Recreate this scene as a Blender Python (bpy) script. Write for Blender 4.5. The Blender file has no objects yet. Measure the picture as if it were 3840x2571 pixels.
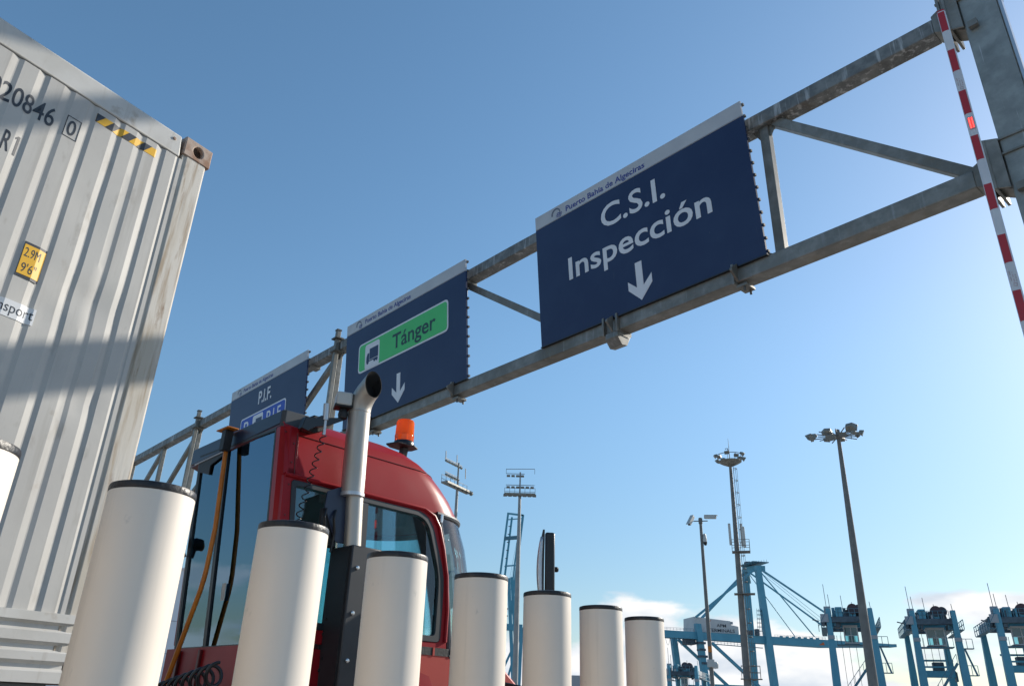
import bpy, bmesh, math, random
from mathutils import Vector as V, Matrix

R = math.radians
rnd = random.Random(7)
sc = bpy.context.scene
COL = sc.collection

# ------------------------------------------------------------------ camera
CAM = V((0, 0, 1.25))
X_ = V((0.99948011, 0.03224129, 0.0))            # camera right
D_ = V((-0.01376608, 0.42674849, 0.90426557))    # world rows of the camera matrix
F_ = V((0.02915469, -0.90379546, 0.42697047))
cam_r = V((X_[0], D_[0], F_[0])); cam_d = V((X_[1], D_[1], F_[1])); cam_f = V((X_[2], D_[2], F_[2]))
cd = bpy.data.cameras.new('camera')
cam = bpy.data.objects.new('camera', cd); COL.objects.link(cam)
m = Matrix.Identity(4)
for i in range(3):
    m[i][0] = cam_r[i]; m[i][1] = -cam_d[i]; m[i][2] = -cam_f[i]; m[i][3] = CAM[i]
cam.matrix_world = m
cd.sensor_fit = 'HORIZONTAL'; cd.sensor_width = 36.0; cd.lens = 36.0 * 2929 / 3840
cd.clip_start = 0.05; cd.clip_end = 20000
sc.camera = cam

# ------------------------------------------------------------------ light
CLX = 5.2
SUN_AZ, SUN_EL = 56.0, 26.0
EXPOSURE = 0.64
SKY = 0.122
SUN = 3.5
sv = V((math.sin(R(SUN_AZ)) * math.cos(R(SUN_EL)), math.cos(R(SUN_AZ)) * math.cos(R(SUN_EL)), math.sin(R(SUN_EL))))
w = bpy.data.worlds.new('World'); sc.world = w; w.use_nodes = True
nt = w.node_tree; N = nt.nodes; K = nt.links
for x in list(N): N.remove(x)
out = N.new('ShaderNodeOutputWorld'); bg = N.new('ShaderNodeBackground')
sky = N.new('ShaderNodeTexSky'); sky.sky_type = 'NISHITA'; sky.sun_disc = False
sky.sun_elevation = R(SUN_EL); sky.sun_rotation = R(SUN_AZ)
sky.altitude = 0; sky.air_density = 1.0; sky.dust_density = 0.4; sky.ozone_density = 3.0
bg.inputs['Strength'].default_value = SKY
tc = N.new('ShaderNodeTexCoord')
mp = N.new('ShaderNodeMapping'); mp.inputs['Scale'].default_value = (1, 1, 2.6)
mp.inputs['Location'].default_value = (CLX, 0.1, 0.0)
K.new(tc.outputs['Generated'], mp.inputs['Vector'])
nz = N.new('ShaderNodeTexNoise'); nz.inputs['Scale'].default_value = 5.2; nz.inputs['Detail'].default_value = 7; nz.inputs['Roughness'].default_value = 0.52
K.new(mp.outputs[0], nz.inputs['Vector'])
sep = N.new('ShaderNodeSeparateXYZ'); K.new(tc.outputs['Generated'], sep.inputs[0])
er = N.new('ShaderNodeValToRGB')                    # cloud cover by height above the horizon
for pos, val in ((0.0, .615), (.045, .58), (.085, .56), (.12, .475), (.15, .25), (.19, 0)):
    e_ = er.color_ramp.elements[0] if pos == 0 else (er.color_ramp.elements.new(pos) if pos < .19 else er.color_ramp.elements[-1])
    e_.position = pos; e_.color = (val, val, val, 1)
K.new(sep.outputs['Z'], er.inputs['Fac'])
ad = N.new('ShaderNodeMath'); ad.operation = 'ADD'; ad.use_clamp = False; K.new(nz.outputs['Fac'], ad.inputs[0]); K.new(er.outputs[0], ad.inputs[1])
cr = N.new('ShaderNodeMapRange'); cr.interpolation_type = 'SMOOTHSTEP'
cr.inputs['From Min'].default_value = 1.0; cr.inputs['From Max'].default_value = 1.09
K.new(ad.outputs[0], cr.inputs['Value'])
hs = N.new('ShaderNodeHueSaturation'); hs.inputs['Saturation'].default_value = 1.10; hs.inputs['Hue'].default_value = 0.491
gm = N.new('ShaderNodeGamma'); gm.inputs['Gamma'].default_value = 0.93; K.new(sky.outputs[0], gm.inputs['Color']); K.new(gm.outputs[0], hs.inputs['Color'])
hv = N.new('ShaderNodeMapRange'); hv.interpolation_type = 'SMOOTHSTEP'; hv.inputs['From Min'].default_value = 0.0; hv.inputs['From Max'].default_value = 0.45; hv.inputs['To Min'].default_value = 0.66; hv.inputs['To Max'].default_value = 1.0
K.new(sep.outputs['Z'], hv.inputs['Value']); K.new(hv.outputs[0], hs.inputs['Value'])
mx = N.new('ShaderNodeMix'); mx.data_type = 'RGBA'
K.new(cr.outputs[0], mx.inputs[0]); K.new(hs.outputs[0], mx.inputs[6]); n2 = N.new('ShaderNodeTexNoise'); n2.inputs['Scale'].default_value = 11; n2.inputs['Detail'].default_value = 5; K.new(mp.outputs[0], n2.inputs['Vector'])
c2_ = N.new('ShaderNodeMix'); c2_.data_type = 'RGBA'; c2_.inputs[6].default_value = (3.7, 4.1, 4.6, 1); c2_.inputs[7].default_value = (5.5, 5.5, 5.5, 1)
m2_ = N.new('ShaderNodeMapRange'); m2_.inputs['From Min'].default_value = .36; m2_.inputs['From Max'].default_value = .58; K.new(n2.outputs['Fac'], m2_.inputs['Value']); K.new(m2_.outputs[0], c2_.inputs[0]); K.new(c2_.outputs[2], mx.inputs[7])
K.new(mx.outputs[2], bg.inputs['Color']); K.new(bg.outputs[0], out.inputs[0])
sl = bpy.data.lights.new('sun', 'SUN'); sl.energy = SUN; sl.angle = R(0.53); sl.color = (1.0, 0.93, 0.82)
so = bpy.data.objects.new('sun', sl); COL.objects.link(so)
so.rotation_euler = sv.to_track_quat('Z', 'Y').to_euler(); so.location = sv * 50
sc.view_settings.view_transform = 'Standard'; sc.view_settings.look = 'None'
sc.view_settings.exposure = EXPOSURE; sc.view_settings.gamma = 1; sc.view_settings.use_curve_mapping = False
sc.render.film_transparent = False

# ------------------------------------------------------------------ materials
def newmat(name):
    mt = bpy.data.materials.new(name); mt.use_nodes = True
    t = mt.node_tree
    return mt, t.nodes, t.links, t.nodes['Principled BSDF']

def P(name, col, rough=0.5, metal=0.0, col2=None, scale=4.0, stretch=(1, 1, 1), lo=0.4, hi=0.7, bump=0.0, bscale=60.0, coat=0.0, spec=0.5, rvar=0.0, detail=5):
    mt, n, l, b = newmat(name)
    b.inputs['Roughness'].default_value = rough; b.inputs['Metallic'].default_value = metal
    b.inputs['Specular IOR Level'].default_value = spec; b.inputs['Coat Weight'].default_value = coat
    b.inputs['Coat Roughness'].default_value = 0.16
    b.inputs['Base Color'].default_value = (*col, 1)
    tc = n.new('ShaderNodeTexCoord')
    if col2 is not None:
        mp = n.new('ShaderNodeMapping'); mp.inputs['Scale'].default_value = stretch; l.new(tc.outputs['Object'], mp.inputs[0])
        nz = n.new('ShaderNodeTexNoise'); nz.inputs['Scale'].default_value = scale; nz.inputs['Detail'].default_value = detail
        l.new(mp.outputs[0], nz.inputs['Vector'])
        mr = n.new('ShaderNodeMapRange'); mr.inputs['From Min'].default_value = lo; mr.inputs['From Max'].default_value = hi
        l.new(nz.outputs['Fac'], mr.inputs['Value'])
        mix = n.new('ShaderNodeMix'); mix.data_type = 'RGBA'
        mix.inputs[6].default_value = (*col, 1); mix.inputs[7].default_value = (*col2, 1)
        l.new(mr.outputs[0], mix.inputs[0]); l.new(mix.outputs[2], b.inputs['Base Color'])
        if rvar:
            rr = n.new('ShaderNodeMapRange'); rr.inputs['To Min'].default_value = rough; rr.inputs['To Max'].default_value = rough + rvar
            l.new(mr.outputs[0], rr.inputs['Value']); l.new(rr.outputs[0], b.inputs['Roughness'])
    if bump:
        bn = n.new('ShaderNodeTexNoise'); bn.inputs['Scale'].default_value = bscale; bn.inputs['Detail'].default_value = 4
        l.new(tc.outputs['Object'], bn.inputs['Vector'])
        bp = n.new('ShaderNodeBump'); bp.inputs['Strength'].default_value = bump; bp.inputs['Distance'].default_value = 0.01
        l.new(bn.outputs['Fac'], bp.inputs['Height']); l.new(bp.outputs[0], b.inputs['Normal'])
    return mt

def layered(name, base, layers, rough=0.55, metal=0.0, bump=0.0, spec=0.4):
    """base colour with several noise-masked layers: (colour, scale, stretch, lo, hi, opacity)"""
    mt, n, l, b = newmat(name)
    b.inputs['Roughness'].default_value = rough; b.inputs['Metallic'].default_value = metal; b.inputs['Specular IOR Level'].default_value = spec
    tc = n.new('ShaderNodeTexCoord'); prev = None; last = None
    oi = n.new('ShaderNodeObjectInfo'); cx = n.new('ShaderNodeCombineXYZ'); rm = n.new('ShaderNodeMath'); rm.operation = 'MULTIPLY'; rm.inputs[1].default_value = 37
    l.new(oi.outputs['Random'], rm.inputs[0]); l.new(rm.outputs[0], cx.inputs[0]); l.new(rm.outputs[0], cx.inputs[1])
    va = n.new('ShaderNodeVectorMath'); l.new(tc.outputs['Object'], va.inputs[0]); l.new(cx.outputs[0], va.inputs[1])
    for i, (c, s, st, lo, hi, op) in enumerate(layers):
        mp = n.new('ShaderNodeMapping'); mp.inputs['Scale'].default_value = st; mp.inputs['Location'].default_value = (i * 3.1, i * 1.7, i * .9)
        l.new(va.outputs[0], mp.inputs[0])
        nz = n.new('ShaderNodeTexNoise'); nz.inputs['Scale'].default_value = s; nz.inputs['Detail'].default_value = 6; nz.inputs['Roughness'].default_value = .6
        l.new(mp.outputs[0], nz.inputs['Vector'])
        mr = n.new('ShaderNodeMapRange'); mr.inputs['From Min'].default_value = lo; mr.inputs['From Max'].default_value = hi; mr.inputs['To Max'].default_value = op
        l.new(nz.outputs['Fac'], mr.inputs['Value'])
        mix = n.new('ShaderNodeMix'); mix.data_type = 'RGBA'
        if prev is None: mix.inputs[6].default_value = (*base, 1)
        else: l.new(prev, mix.inputs[6])
        mix.inputs[7].default_value = (*c, 1); l.new(mr.outputs[0], mix.inputs[0]); prev = mix.outputs[2]; last = nz
    l.new(prev, b.inputs['Base Color'])
    if bump:
        bp = n.new('ShaderNodeBump'); bp.inputs['Strength'].default_value = bump; bp.inputs['Distance'].default_value = 0.01
        l.new(last.outputs['Fac'], bp.inputs['Height']); l.new(bp.outputs[0], b.inputs['Normal'])
    return mt

def glass(name, tint, reflect, rough=0.01, refl_col=(1, 1, 1)):
    mt = bpy.data.materials.new(name); mt.use_nodes = True
    t = mt.node_tree; n = t.nodes; l = t.links
    n.remove(n['Principled BSDF']); o = n['Material Output']
    tr = n.new('ShaderNodeBsdfTransparent'); tr.inputs[0].default_value = (*tint, 1)
    gl = n.new('ShaderNodeBsdfGlossy'); gl.inputs['Roughness'].default_value = rough; gl.inputs[0].default_value = (*refl_col, 1)
    lw = n.new('ShaderNodeFresnel'); lw.inputs['IOR'].default_value = 1.5
    ma = n.new('ShaderNodeMath'); ma.operation = 'ADD'; ma.use_clamp = True; ma.inputs[1].default_value = reflect
    l.new(lw.outputs[0], ma.inputs[0])
    mx = n.new('ShaderNodeMixShader'); l.new(ma.outputs[0], mx.inputs[0]); l.new(tr.outputs[0], mx.inputs[1]); l.new(gl.outputs[0], mx.inputs[2])
    l.new(mx.outputs[0], o.inputs[0])
    return mt

M = {}
M['galv'] = layered('galvanised steel', (0.20, 0.195, 0.175), [((0.30, 0.29, 0.26), 7, (1, 1, 1), .42, .62, .7), ((0.135, 0.12, 0.095), 1.1, (1, 1, 1), .45, .68, .8), ((0.40, 0.40, 0.39), 3, (5, 5, .5), .6, .72, .5), ((0.22, 0.17, 0.11), 5, (1, 1, 1), .56, .75, .5)], rough=.5, metal=.35)
M['galv_streak'] = layered('streaked galvanised steel', (0.15, 0.155, 0.15), [((0.27, 0.27, 0.255), 8, (1, 1, 1), .42, .62, .7), ((0.09, 0.085, 0.075), 3, (1, 1, 1), .48, .7, .7), ((0.50, 0.50, 0.49), 2.4, (6, 6, .45), .56, .66, .8), ((0.45, 0.45, 0.44), 6, (7, 7, .3), .60, .68, .6), ((0.20, 0.15, 0.10), 5, (1, 1, 1), .58, .75, .5)], rough=.55, metal=.2)
M['galv_post'] = layered('post galvanised steel', (0.27, 0.285, 0.27), [((0.36, 0.375, 0.355), 6, (1, 1, 1), .42, .62, .8), ((0.14, 0.15, 0.145), 3, (1, 1, 1), .5, .72, .5), ((0.5, 0.5, 0.49), 16, (4, 4, .14), .64, .70, .8)], rough=.5, metal=.3)
M['dark_steel'] = P('dull dark steel', (0.10, 0.10, 0.095), .6, .3, (0.17, 0.15, 0.12), 7)
M['navy'] = layered('navy sign sheet', (0.011, 0.024, 0.078), [((0.018, 0.035, 0.094), 1.1, (1, 1, 1), .4, .65, .9), ((0.05, 0.065, 0.11), 5, (4, 4, .25), .64, .74, .35), ((0.14, 0.16, 0.2), 9, (2, 2, .5), .735, .76, .5)], rough=.38, spec=.35)
def planks(mt, pitch):
    t = mt.node_tree; n = t.nodes; l = t.links; b = n['Principled BSDF']
    tc = n.new('ShaderNodeTexCoord'); sp = n.new('ShaderNodeSeparateXYZ'); l.new(tc.outputs['Object'], sp.inputs[0])
    md = n.new('ShaderNodeMath'); md.operation = 'PINGPONG'; md.inputs[1].default_value = pitch / 2; l.new(sp.outputs['Z'], md.inputs[0])
    mr = n.new('ShaderNodeMapRange'); mr.inputs['From Max'].default_value = .004; l.new(md.outputs[0], mr.inputs['Value'])
    bp = n.new('ShaderNodeBump'); bp.inputs['Strength'].default_value = .16; bp.inputs['Distance'].default_value = .003
    l.new(mr.outputs[0], bp.inputs['Height']); l.new(bp.outputs[0], b.inputs['Normal'])
planks(M['navy'], .163)
M['band'] = P('pale sign sheet', (0.50, 0.51, 0.52), .42, 0, (0.43, 0.44, 0.46), 2.0, spec=.3)
M['sign_white'] = P('reflective white', (0.72, 0.73, 0.75), .45, 0, (0.66, 0.67, 0.69), 3, spec=.3)
M['sign_blue_text'] = P('blue lettering', (0.03, 0.045, 0.24), .5)
M['sign_grey'] = P('grey emblem', (0.13, 0.14, 0.17), .5)
M['sign_green'] = P('green sign sheet', (0.075, 0.52, 0.15), .4, 0, (0.08, 0.55, 0.165), 2, spec=.3)
M['sign_blue'] = P('blue sign sheet', (0.02, 0.07, 0.42), .4, spec=.3)
M['sign_dark'] = P('dark lettering', (0.008, 0.05, 0.045), .5)
M['black'] = P('black rubber', (0.012, 0.012, 0.013), .55, 0, (0.022, 0.02, 0.02), 9, bump=.2)
M['blackgloss'] = P('black plastic', (0.010, 0.010, 0.012), .3)
M['cap'] = P('black bollard cap', (0.014, 0.012, 0.013), .42, 0, (0.05, 0.045, 0.042), 18, lo=.56, hi=.75, bump=.4, bscale=40)
M['bollard'] = layered('white bollard plastic', (0.78, 0.695, 0.60), [((0.73, 0.64, 0.545), 1.6, (1, 1, .5), .4, .65, .7), ((0.47, 0.42, 0.36), 5, (2.5, 2.5, .12), .58, .74, .35), ((0.42, 0.39, 0.35), 16, (1, 1, .7), .66, .74, .4)], rough=.5, spec=.35)
M['cont'] = layered('container paint', (0.435, 0.42, 0.395), [((0.49, 0.475, 0.445), 1.4, (1, 1, 1), .4, .6, .8), ((0.33, 0.31, 0.28), 6, (3.2, 3.2, .16), .52, .72, .6), ((0.27, 0.245, 0.21), 9, (1.5, 1.5, .6), .6, .76, .55), ((0.27, 0.19, 0.12), 4, (1, 1, 1), .64, .76, .55)], rough=.55, spec=.3, bump=.12)
M['cont_rail'] = layered('container rail paint', (0.53, 0.52, 0.495), [((0.44, 0.425, 0.39), 3, (1, 1, 1), .45, .65, .7), ((0.36, 0.33, 0.29), 10, (2, 2, .3), .55, .7, .5), ((0.30, 0.24, 0.17), 8, (1, 1, 1), .6, .74, .8)], rough=.45)
M['cont_post'] = layered('weathered container post', (0.46, 0.415, 0.345), [((0.56, 0.53, 0.48), 3, (2, 2, .5), .42, .6, .9), ((0.30, 0.225, 0.15), 7, (5, 5, .35), .47, .66, .85), ((0.33, 0.32, 0.30), 4, (4, 4, .3), .58, .7, .7), ((0.20, 0.12, 0.07), 10, (2, 2, .5), .62, .74, .8)], rough=.65)
M['rust'] = layered('rusty casting', (0.42, 0.33, 0.27), [((0.26, 0.14, 0.085), 11, (1, 1, 1), .45, .62, .9), ((0.55, 0.50, 0.45), 6, (1, 1, 1), .55, .7, .7)], rough=.75)
M['letters'] = P('black stencil paint', (0.02, 0.025, 0.035), .5, 0, (0.05, 0.055, 0.065), 20)
M['yellow'] = P('yellow sticker', (0.75, 0.42, 0.03), .4)
M['white_label'] = P('white sticker', (0.70, 0.70, 0.70), .4)
M['red'] = P('red cab paint', (0.31, 0.010, 0.015), .33, 0, (0.26, 0.009, 0.014), 1.5, coat=.0, spec=.2, rvar=.12)
M['redlit'] = P('sunlit red hood paint', (0.42, 0.030, 0.016), .45, 0, (0.36, 0.03, 0.02), 2)  # cab red with the light on the hood put in: brighter, more orange
M['darkred'] = P('dark red trim', (0.10, 0.008, 0.008), .4)
M['visor'] = P('dark blue visor paint', (0.016, 0.026, 0.058), .35, 0, (0.02, 0.032, 0.065), 3)
M['darkframe'] = P('dark grey window rubber', (0.020, 0.022, 0.025), .4)
M['greypl'] = P('grey trim plastic', (0.06, 0.065, 0.072), .45)
M['orange'] = P('orange grab bar paint', (0.62, 0.19, 0.012), .4, 0, (0.5, 0.14, 0.012), 12)
M['steelpipe'] = layered('stainless exhaust', (0.46, 0.435, 0.40), [((0.42, 0.36, 0.29), 5, (2, 2, .6), .42, .66, .7), ((0.28, 0.22, 0.16), 5, (5, 5, .25), .52, .72, .65)], rough=.42, metal=.7)
M['soot'] = P('soot', (0.004, 0.004, 0.004), .9)
M['heatshield'] = P('black exhaust housing', (0.020, 0.021, 0.024), .45, 0, (0.032, 0.034, 0.038), 3)
M['chrome'] = P('bright metal', (0.7, 0.7, 0.7), .25, .9)
M['alu'] = P('aluminium', (0.55, 0.56, 0.58), .35, .7)
M['headliner'] = P('grey headliner', (0.17, 0.175, 0.18), .8)
M['seat'] = P('black seat cloth', (0.02, 0.02, 0.022), .8)
M['glass_rear'] = glass('tinted rear glass', (0.20, 0.42, 0.55), 0.22, refl_col=(.46, .68, .88))
M['glass_rear_clear'] = glass('clear rear glass', (0.60, 0.86, 0.88), 0.16, refl_col=(.50, .74, .92))
M['glass_side'] = glass('tinted side glass', (0.60, 0.84, 0.86), 0.03)
M['glass_front'] = glass('pale windscreen glass', (0.68, 0.86, 0.88), 0.03)
M['glass_cab'] = glass('crane cab glass', (0.42, 0.70, 0.76), 0.0)
M['red_band'] = P('red reflective band', (0.42, 0.022, 0.030), .4)
M['arm_white'] = P('white barrier paint', (0.62, 0.63, 0.65), .4, 0, (0.56, 0.57, 0.6), 5)
M['faint'] = P('faded pink print', (0.44, 0.33, 0.35), .5)
M['crane'] = layered('light blue crane paint', (0.085, 0.30, 0.40), [((0.105, 0.34, 0.45), .15, (1, 1, 1), .4, .6, .8), ((0.07, 0.22, 0.29), .5, (1, 1, .3), .58, .75, .7)], rough=.5)
M['crane_dark'] = P('dark machinery', (0.035, 0.055, 0.075), .6, 0, (0.09, 0.13, 0.16), 1.2)
M['crane_rail'] = P('dull blue railing', (0.075, 0.19, 0.25), .6)
M['crane_grey'] = P('pale grey panel', (0.34, 0.36, 0.38), .6)
M['crane_white'] = P('off white crane panel', (0.55, 0.55, 0.54), .5, 0, (0.5, 0.49, 0.48), .3)
M['crane_red'] = P('rust red drum', (0.20, 0.035, 0.03), .6)
M['crane_drum'] = P('dark brown drum', (0.07, 0.035, 0.04), .6, 0, (0.05, 0.06, 0.08), .9)
M['crane_orange'] = P('orange emblem', (0.55, 0.12, 0.03), .5)
M['mast'] = P('dull grey mast steel', (0.15, 0.145, 0.135), .6, .15, (0.20, 0.195, 0.18), 1.2)
M['mast_pale'] = P('pale grey mast steel', (0.24, 0.25, 0.25), .55, .15, (0.30, 0.31, 0.31), 1.0)
M['lamp_body'] = P('floodlight housing', (0.20, 0.195, 0.165), .5, .2, (0.30, 0.29, 0.25), 3)
M['lamp_glass'] = P('floodlight glass', (0.16, 0.17, 0.16), .15, 0)
M['cam_white'] = P('off white housing', (0.5, 0.5, 0.47), .5)
M['wall'] = P('white cladding', (0.74, 0.75, 0.77), .5, 0, (0.70, 0.71, 0.73), .4)
M['joint'] = P('grey panel joint', (0.30, 0.31, 0.33), .6)
M['chassis'] = P('maroon chassis paint', (0.10, 0.022, 0.025), .5, 0, (0.07, 0.03, 0.03), 4)
M['tyre'] = P('tyre rubber', (0.015, 0.015, 0.015), .8, bump=.3)
M['rim'] = P('wheel rim', (0.35, 0.33, 0.3), .5, .3)
M['asphalt'] = P('port concrete', (0.27, 0.255, 0.235), .85, 0, (0.21, 0.20, 0.19), .35, bump=.25, bscale=90)
M['kerb'] = P('kerb concrete', (0.38, 0.365, 0.34), .8, 0, (0.30, 0.29, 0.27), 2, bump=.3)
M['line'] = P('road paint', (0.62, 0.62, 0.60), .7, 0, (0.4, 0.4, 0.39), 5)
def amber():
    mt = bpy.data.materials.new('amber lens'); mt.use_nodes = True
    t = mt.node_tree; n = t.nodes; l = t.links; n.remove(n['Principled BSDF']); o = n['Material Output']
    d = n.new('ShaderNodeBsdfDiffuse'); d.inputs[0].default_value = (.95, .22, .006, 1)
    tl = n.new('ShaderNodeBsdfTranslucent'); tl.inputs[0].default_value = (1, .27, .006, 1)
    tp = n.new('ShaderNodeBsdfTransparent'); tp.inputs[0].default_value = (1, .30, .01, 1)
    g = n.new('ShaderNodeBsdfGlossy'); g.inputs['Roughness'].default_value = .15
    a = n.new('ShaderNodeMixShader'); a.inputs[0].default_value = .6; l.new(d.outputs[0], a.inputs[1]); l.new(tl.outputs[0], a.inputs[2])
    b = n.new('ShaderNodeMixShader'); b.inputs[0].default_value = .3; l.new(a.outputs[0], b.inputs[1]); l.new(tp.outputs[0], b.inputs[2])
    c = n.new('ShaderNodeMixShader'); c.inputs[0].default_value = .05; l.new(b.outputs[0], c.inputs[1]); l.new(g.outputs[0], c.inputs[2])
    l.new(c.outputs[0], o.inputs[0]); return mt
M['amber'] = amber()
def led():
    mt, n, l, b = newmat('red LED matrix')
    tc = n.new('ShaderNodeTexCoord'); vo = n.new('ShaderNodeTexVoronoi'); vo.inputs['Scale'].default_value = 70; vo.inputs['Randomness'].default_value = 0
    l.new(tc.outputs['Object'], vo.inputs['Vector'])
    mr = n.new('ShaderNodeMapRange'); mr.inputs['From Min'].default_value = .25; mr.inputs['From Max'].default_value = .45; mr.inputs['To Min'].default_value = 3.2; mr.inputs['To Max'].default_value = .5
    l.new(vo.outputs['Distance'], mr.inputs['Value'])
    b.inputs['Base Color'].default_value = (.4, .03, .03, 1); b.inputs['Emission Color'].default_value = (1, .06, .05, 1)
    l.new(mr.outputs[0], b.inputs['Emission Strength']); return mt
M['led'] = led()

# ------------------------------------------------------------------ mesh helpers
class MB:
    def __init__(s): s.v = []; s.f = []
    def add(s, vs, fs):
        o = len(s.v); s.v += [V(p) for p in vs]; s.f += [[i + o for i in f] for f in fs]; return s
    def hexa(s, p):  # 8 points: bottom 4 ccw, top 4 ccw
        return s.add(p, [(3, 2, 1, 0), (4, 5, 6, 7), (0, 1, 5, 4), (1, 2, 6, 5), (2, 3, 7, 6), (3, 0, 4, 7)])
    def obox(s, c, ax, ay, az, sx, sy, sz):
        c = V(c); a = V(ax) * sx / 2; b = V(ay) * sy / 2; d = V(az) * sz / 2
        return s.hexa([c - a - b - d, c + a - b - d, c + a + b - d, c - a + b - d, c - a - b + d, c + a - b + d, c + a + b + d, c - a + b + d])
    def box(s, x0, x1, y0, y1, z0, z1):
        return s.hexa([(x0, y0, z0), (x1, y0, z0), (x1, y1, z0), (x0, y1, z0), (x0, y0, z1), (x1, y0, z1), (x1, y1, z1), (x0, y1, z1)])
    def beam(s, p, q, a, b, up=(0, 0, 1)):
        p = V(p); q = V(q); d = (q - p).normalized(); side = d.cross(V(up))
        if side.length < 1e-4: side = d.cross(V((0, 1, 0)))
        side.normalize(); u = side.cross(d).normalized()
        return s.obox((p + q) / 2, side, d, u, a, (q - p).length, b)
    def tube(s, pts, r, seg=12, caps=True):
        pts = [V(p) for p in pts]; rs = r if isinstance(r, (list, tuple)) else [r] * len(pts)
        n = len(pts); rings = []; ref = None
        for i in range(n):
            d = (pts[min(i + 1, n - 1)] - pts[max(i - 1, 0)]).normalized()
            if ref is None:
                ref = d.cross(V((0, 0, 1)))
                if ref.length < .05: ref = d.cross(V((0, 1, 0)))
            ref = (ref - d * ref.dot(d)).normalized(); o = d.cross(ref)
            rings.append([pts[i] + (ref * math.cos(2 * math.pi * k / seg) + o * math.sin(2 * math.pi * k / seg)) * rs[i] for k in range(seg)])
        vs = [p for ring in rings for p in ring]; fs = []
        for i in range(n - 1):
            for k in range(seg):
                k2 = (k + 1) % seg; fs.append((i * seg + k, i * seg + k2, (i + 1) * seg + k2, (i + 1) * seg + k))
        if caps: fs += [tuple(range(seg - 1, -1, -1)), tuple((n - 1) * seg + k for k in range(seg))]
        return s.add(vs, fs)
    def lathe(s, c, prof, seg=32, ax=(0, 0, 1)):  # prof: (radius, height)
        c = V(c); a = V(ax).normalized(); x = a.cross(V((0, 1, 0)) if abs(a.y) < .9 else V((1, 0, 0))).normalized(); y = a.cross(x)
        vs = []; fs = []
        for r, h in prof:
            for k in range(seg):
                t = 2 * math.pi * k / seg; vs.append(c + a * h + (x * math.cos(t) + y * math.sin(t)) * r)
        for i in range(len(prof) - 1):
            for k in range(seg):
                k2 = (k + 1) % seg; fs.append((i * seg + k, i * seg + k2, (i + 1) * seg + k2, (i + 1) * seg + k))
        if prof[0][0] > 1e-6: fs.append(tuple(range(seg - 1, -1, -1)))
        if prof[-1][0] > 1e-6: fs.append(tuple((len(prof) - 1) * seg + k for k in range(seg)))
        return s.add(vs, fs)
    def prism(s, poly, ex):  # poly: list of 3d pts, extruded by vector ex
        n = len(poly); ex = V(ex); a = [V(p) for p in poly]; b = [p + ex for p in a]
        return s.add(a + b, [tuple(range(n - 1, -1, -1)), tuple(range(n, 2 * n))] + [(i, (i + 1) % n, n + (i + 1) % n, n + i) for i in range(n)])
    def loft(s, rings, close=False, cap0=False, cap1=False):
        n = len(rings[0]); vs = [p for r in rings for p in r]; fs = []
        for i in range(len(rings) - 1):
            for k in range(n if close else n - 1):
                k2 = (k + 1) % n; fs.append((i * n + k, i * n + k2, (i + 1) * n + k2, (i + 1) * n + k))
        if cap0: fs.append(tuple(range(n - 1, -1, -1)))
        if cap1: fs.append(tuple((len(rings) - 1) * n + k for k in range(n)))
        return s.add(vs, fs)
    def frame(s, outer, inner, ex):  # flat ring between two loops, extruded
        n = len(outer); ex = V(ex); o = [V(p) for p in outer]; i_ = [V(p) for p in inner]
        vs = o + i_ + [p + ex for p in o] + [p + ex for p in i_]; fs = []
        for k in range(n):
            j = (k + 1) % n
            fs += [(k, j, n + j, n + k), (2 * n + k, 3 * n + k, 3 * n + j, 2 * n + j), (k, 2 * n + k, 2 * n + j, j), (n + k, n + j, 3 * n + j, 3 * n + k)]
        return s.add(vs, fs)
    def build(s, name, mat, parent=None, bevel=0.0, smooth=True, ang=35, solid=0.0, tri=True):
        me = bpy.data.meshes.new(name)
        o = bpy.data.objects.new(name, me); COL.objects.link(o)
        org = V((0, 0, 0)); p = parent
        while p is not None: org = org + p.location; p = p.parent
        if parent is None and s.v:
            lo = [min(v[i] for v in s.v) for i in range(3)]; hi = [max(v[i] for v in s.v) for i in range(3)]
            org = V(((lo[0] + hi[0]) / 2, (lo[1] + hi[1]) / 2, lo[2])); o.location = org
        else: o.parent = parent
        me.from_pydata([v - org for v in s.v], [], s.f)
        bm = bmesh.new(); bm.from_mesh(me)
        big = [f for f in bm.faces if len(f.verts) > 4]
        if big and tri: bmesh.ops.triangulate(bm, faces=big)
        bmesh.ops.recalc_face_normals(bm, faces=bm.faces[:])
        bm.to_mesh(me); bm.free()
        me.materials.append(mat)
        if smooth:
            me.polygons.foreach_set('use_smooth', [True] * len(me.polygons)); me.set_sharp_from_angle(angle=R(ang))
        if solid:
            md = o.modifiers.new('solid', 'SOLIDIFY'); md.thickness = solid
        if bevel:
            md = o.modifiers.new('bevel', 'BEVEL'); md.width = bevel; md.segments = 2; md.limit_method = 'ANGLE'; md.angle_limit = R(40)
        return o

def tag(o, label=None, cat=None, group=None, kind=None):
    if label: o['label'] = label
    if cat: o['category'] = cat
    if group: o['group'] = group
    if kind: o['kind'] = kind
    return o
def empty(name, loc, label, cat, group=None, rz=0):
    o = bpy.data.objects.new(name, None); COL.objects.link(o); o.location = loc; o.rotation_euler = (0, 0, rz); o.empty_display_size = .2
    return tag(o, label, cat, group)
def copy_tree(o, parent=None):
    c = o.copy(); COL.objects.link(c); c.parent = parent
    for ch in o.children: copy_tree(ch, c)
    return c

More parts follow.
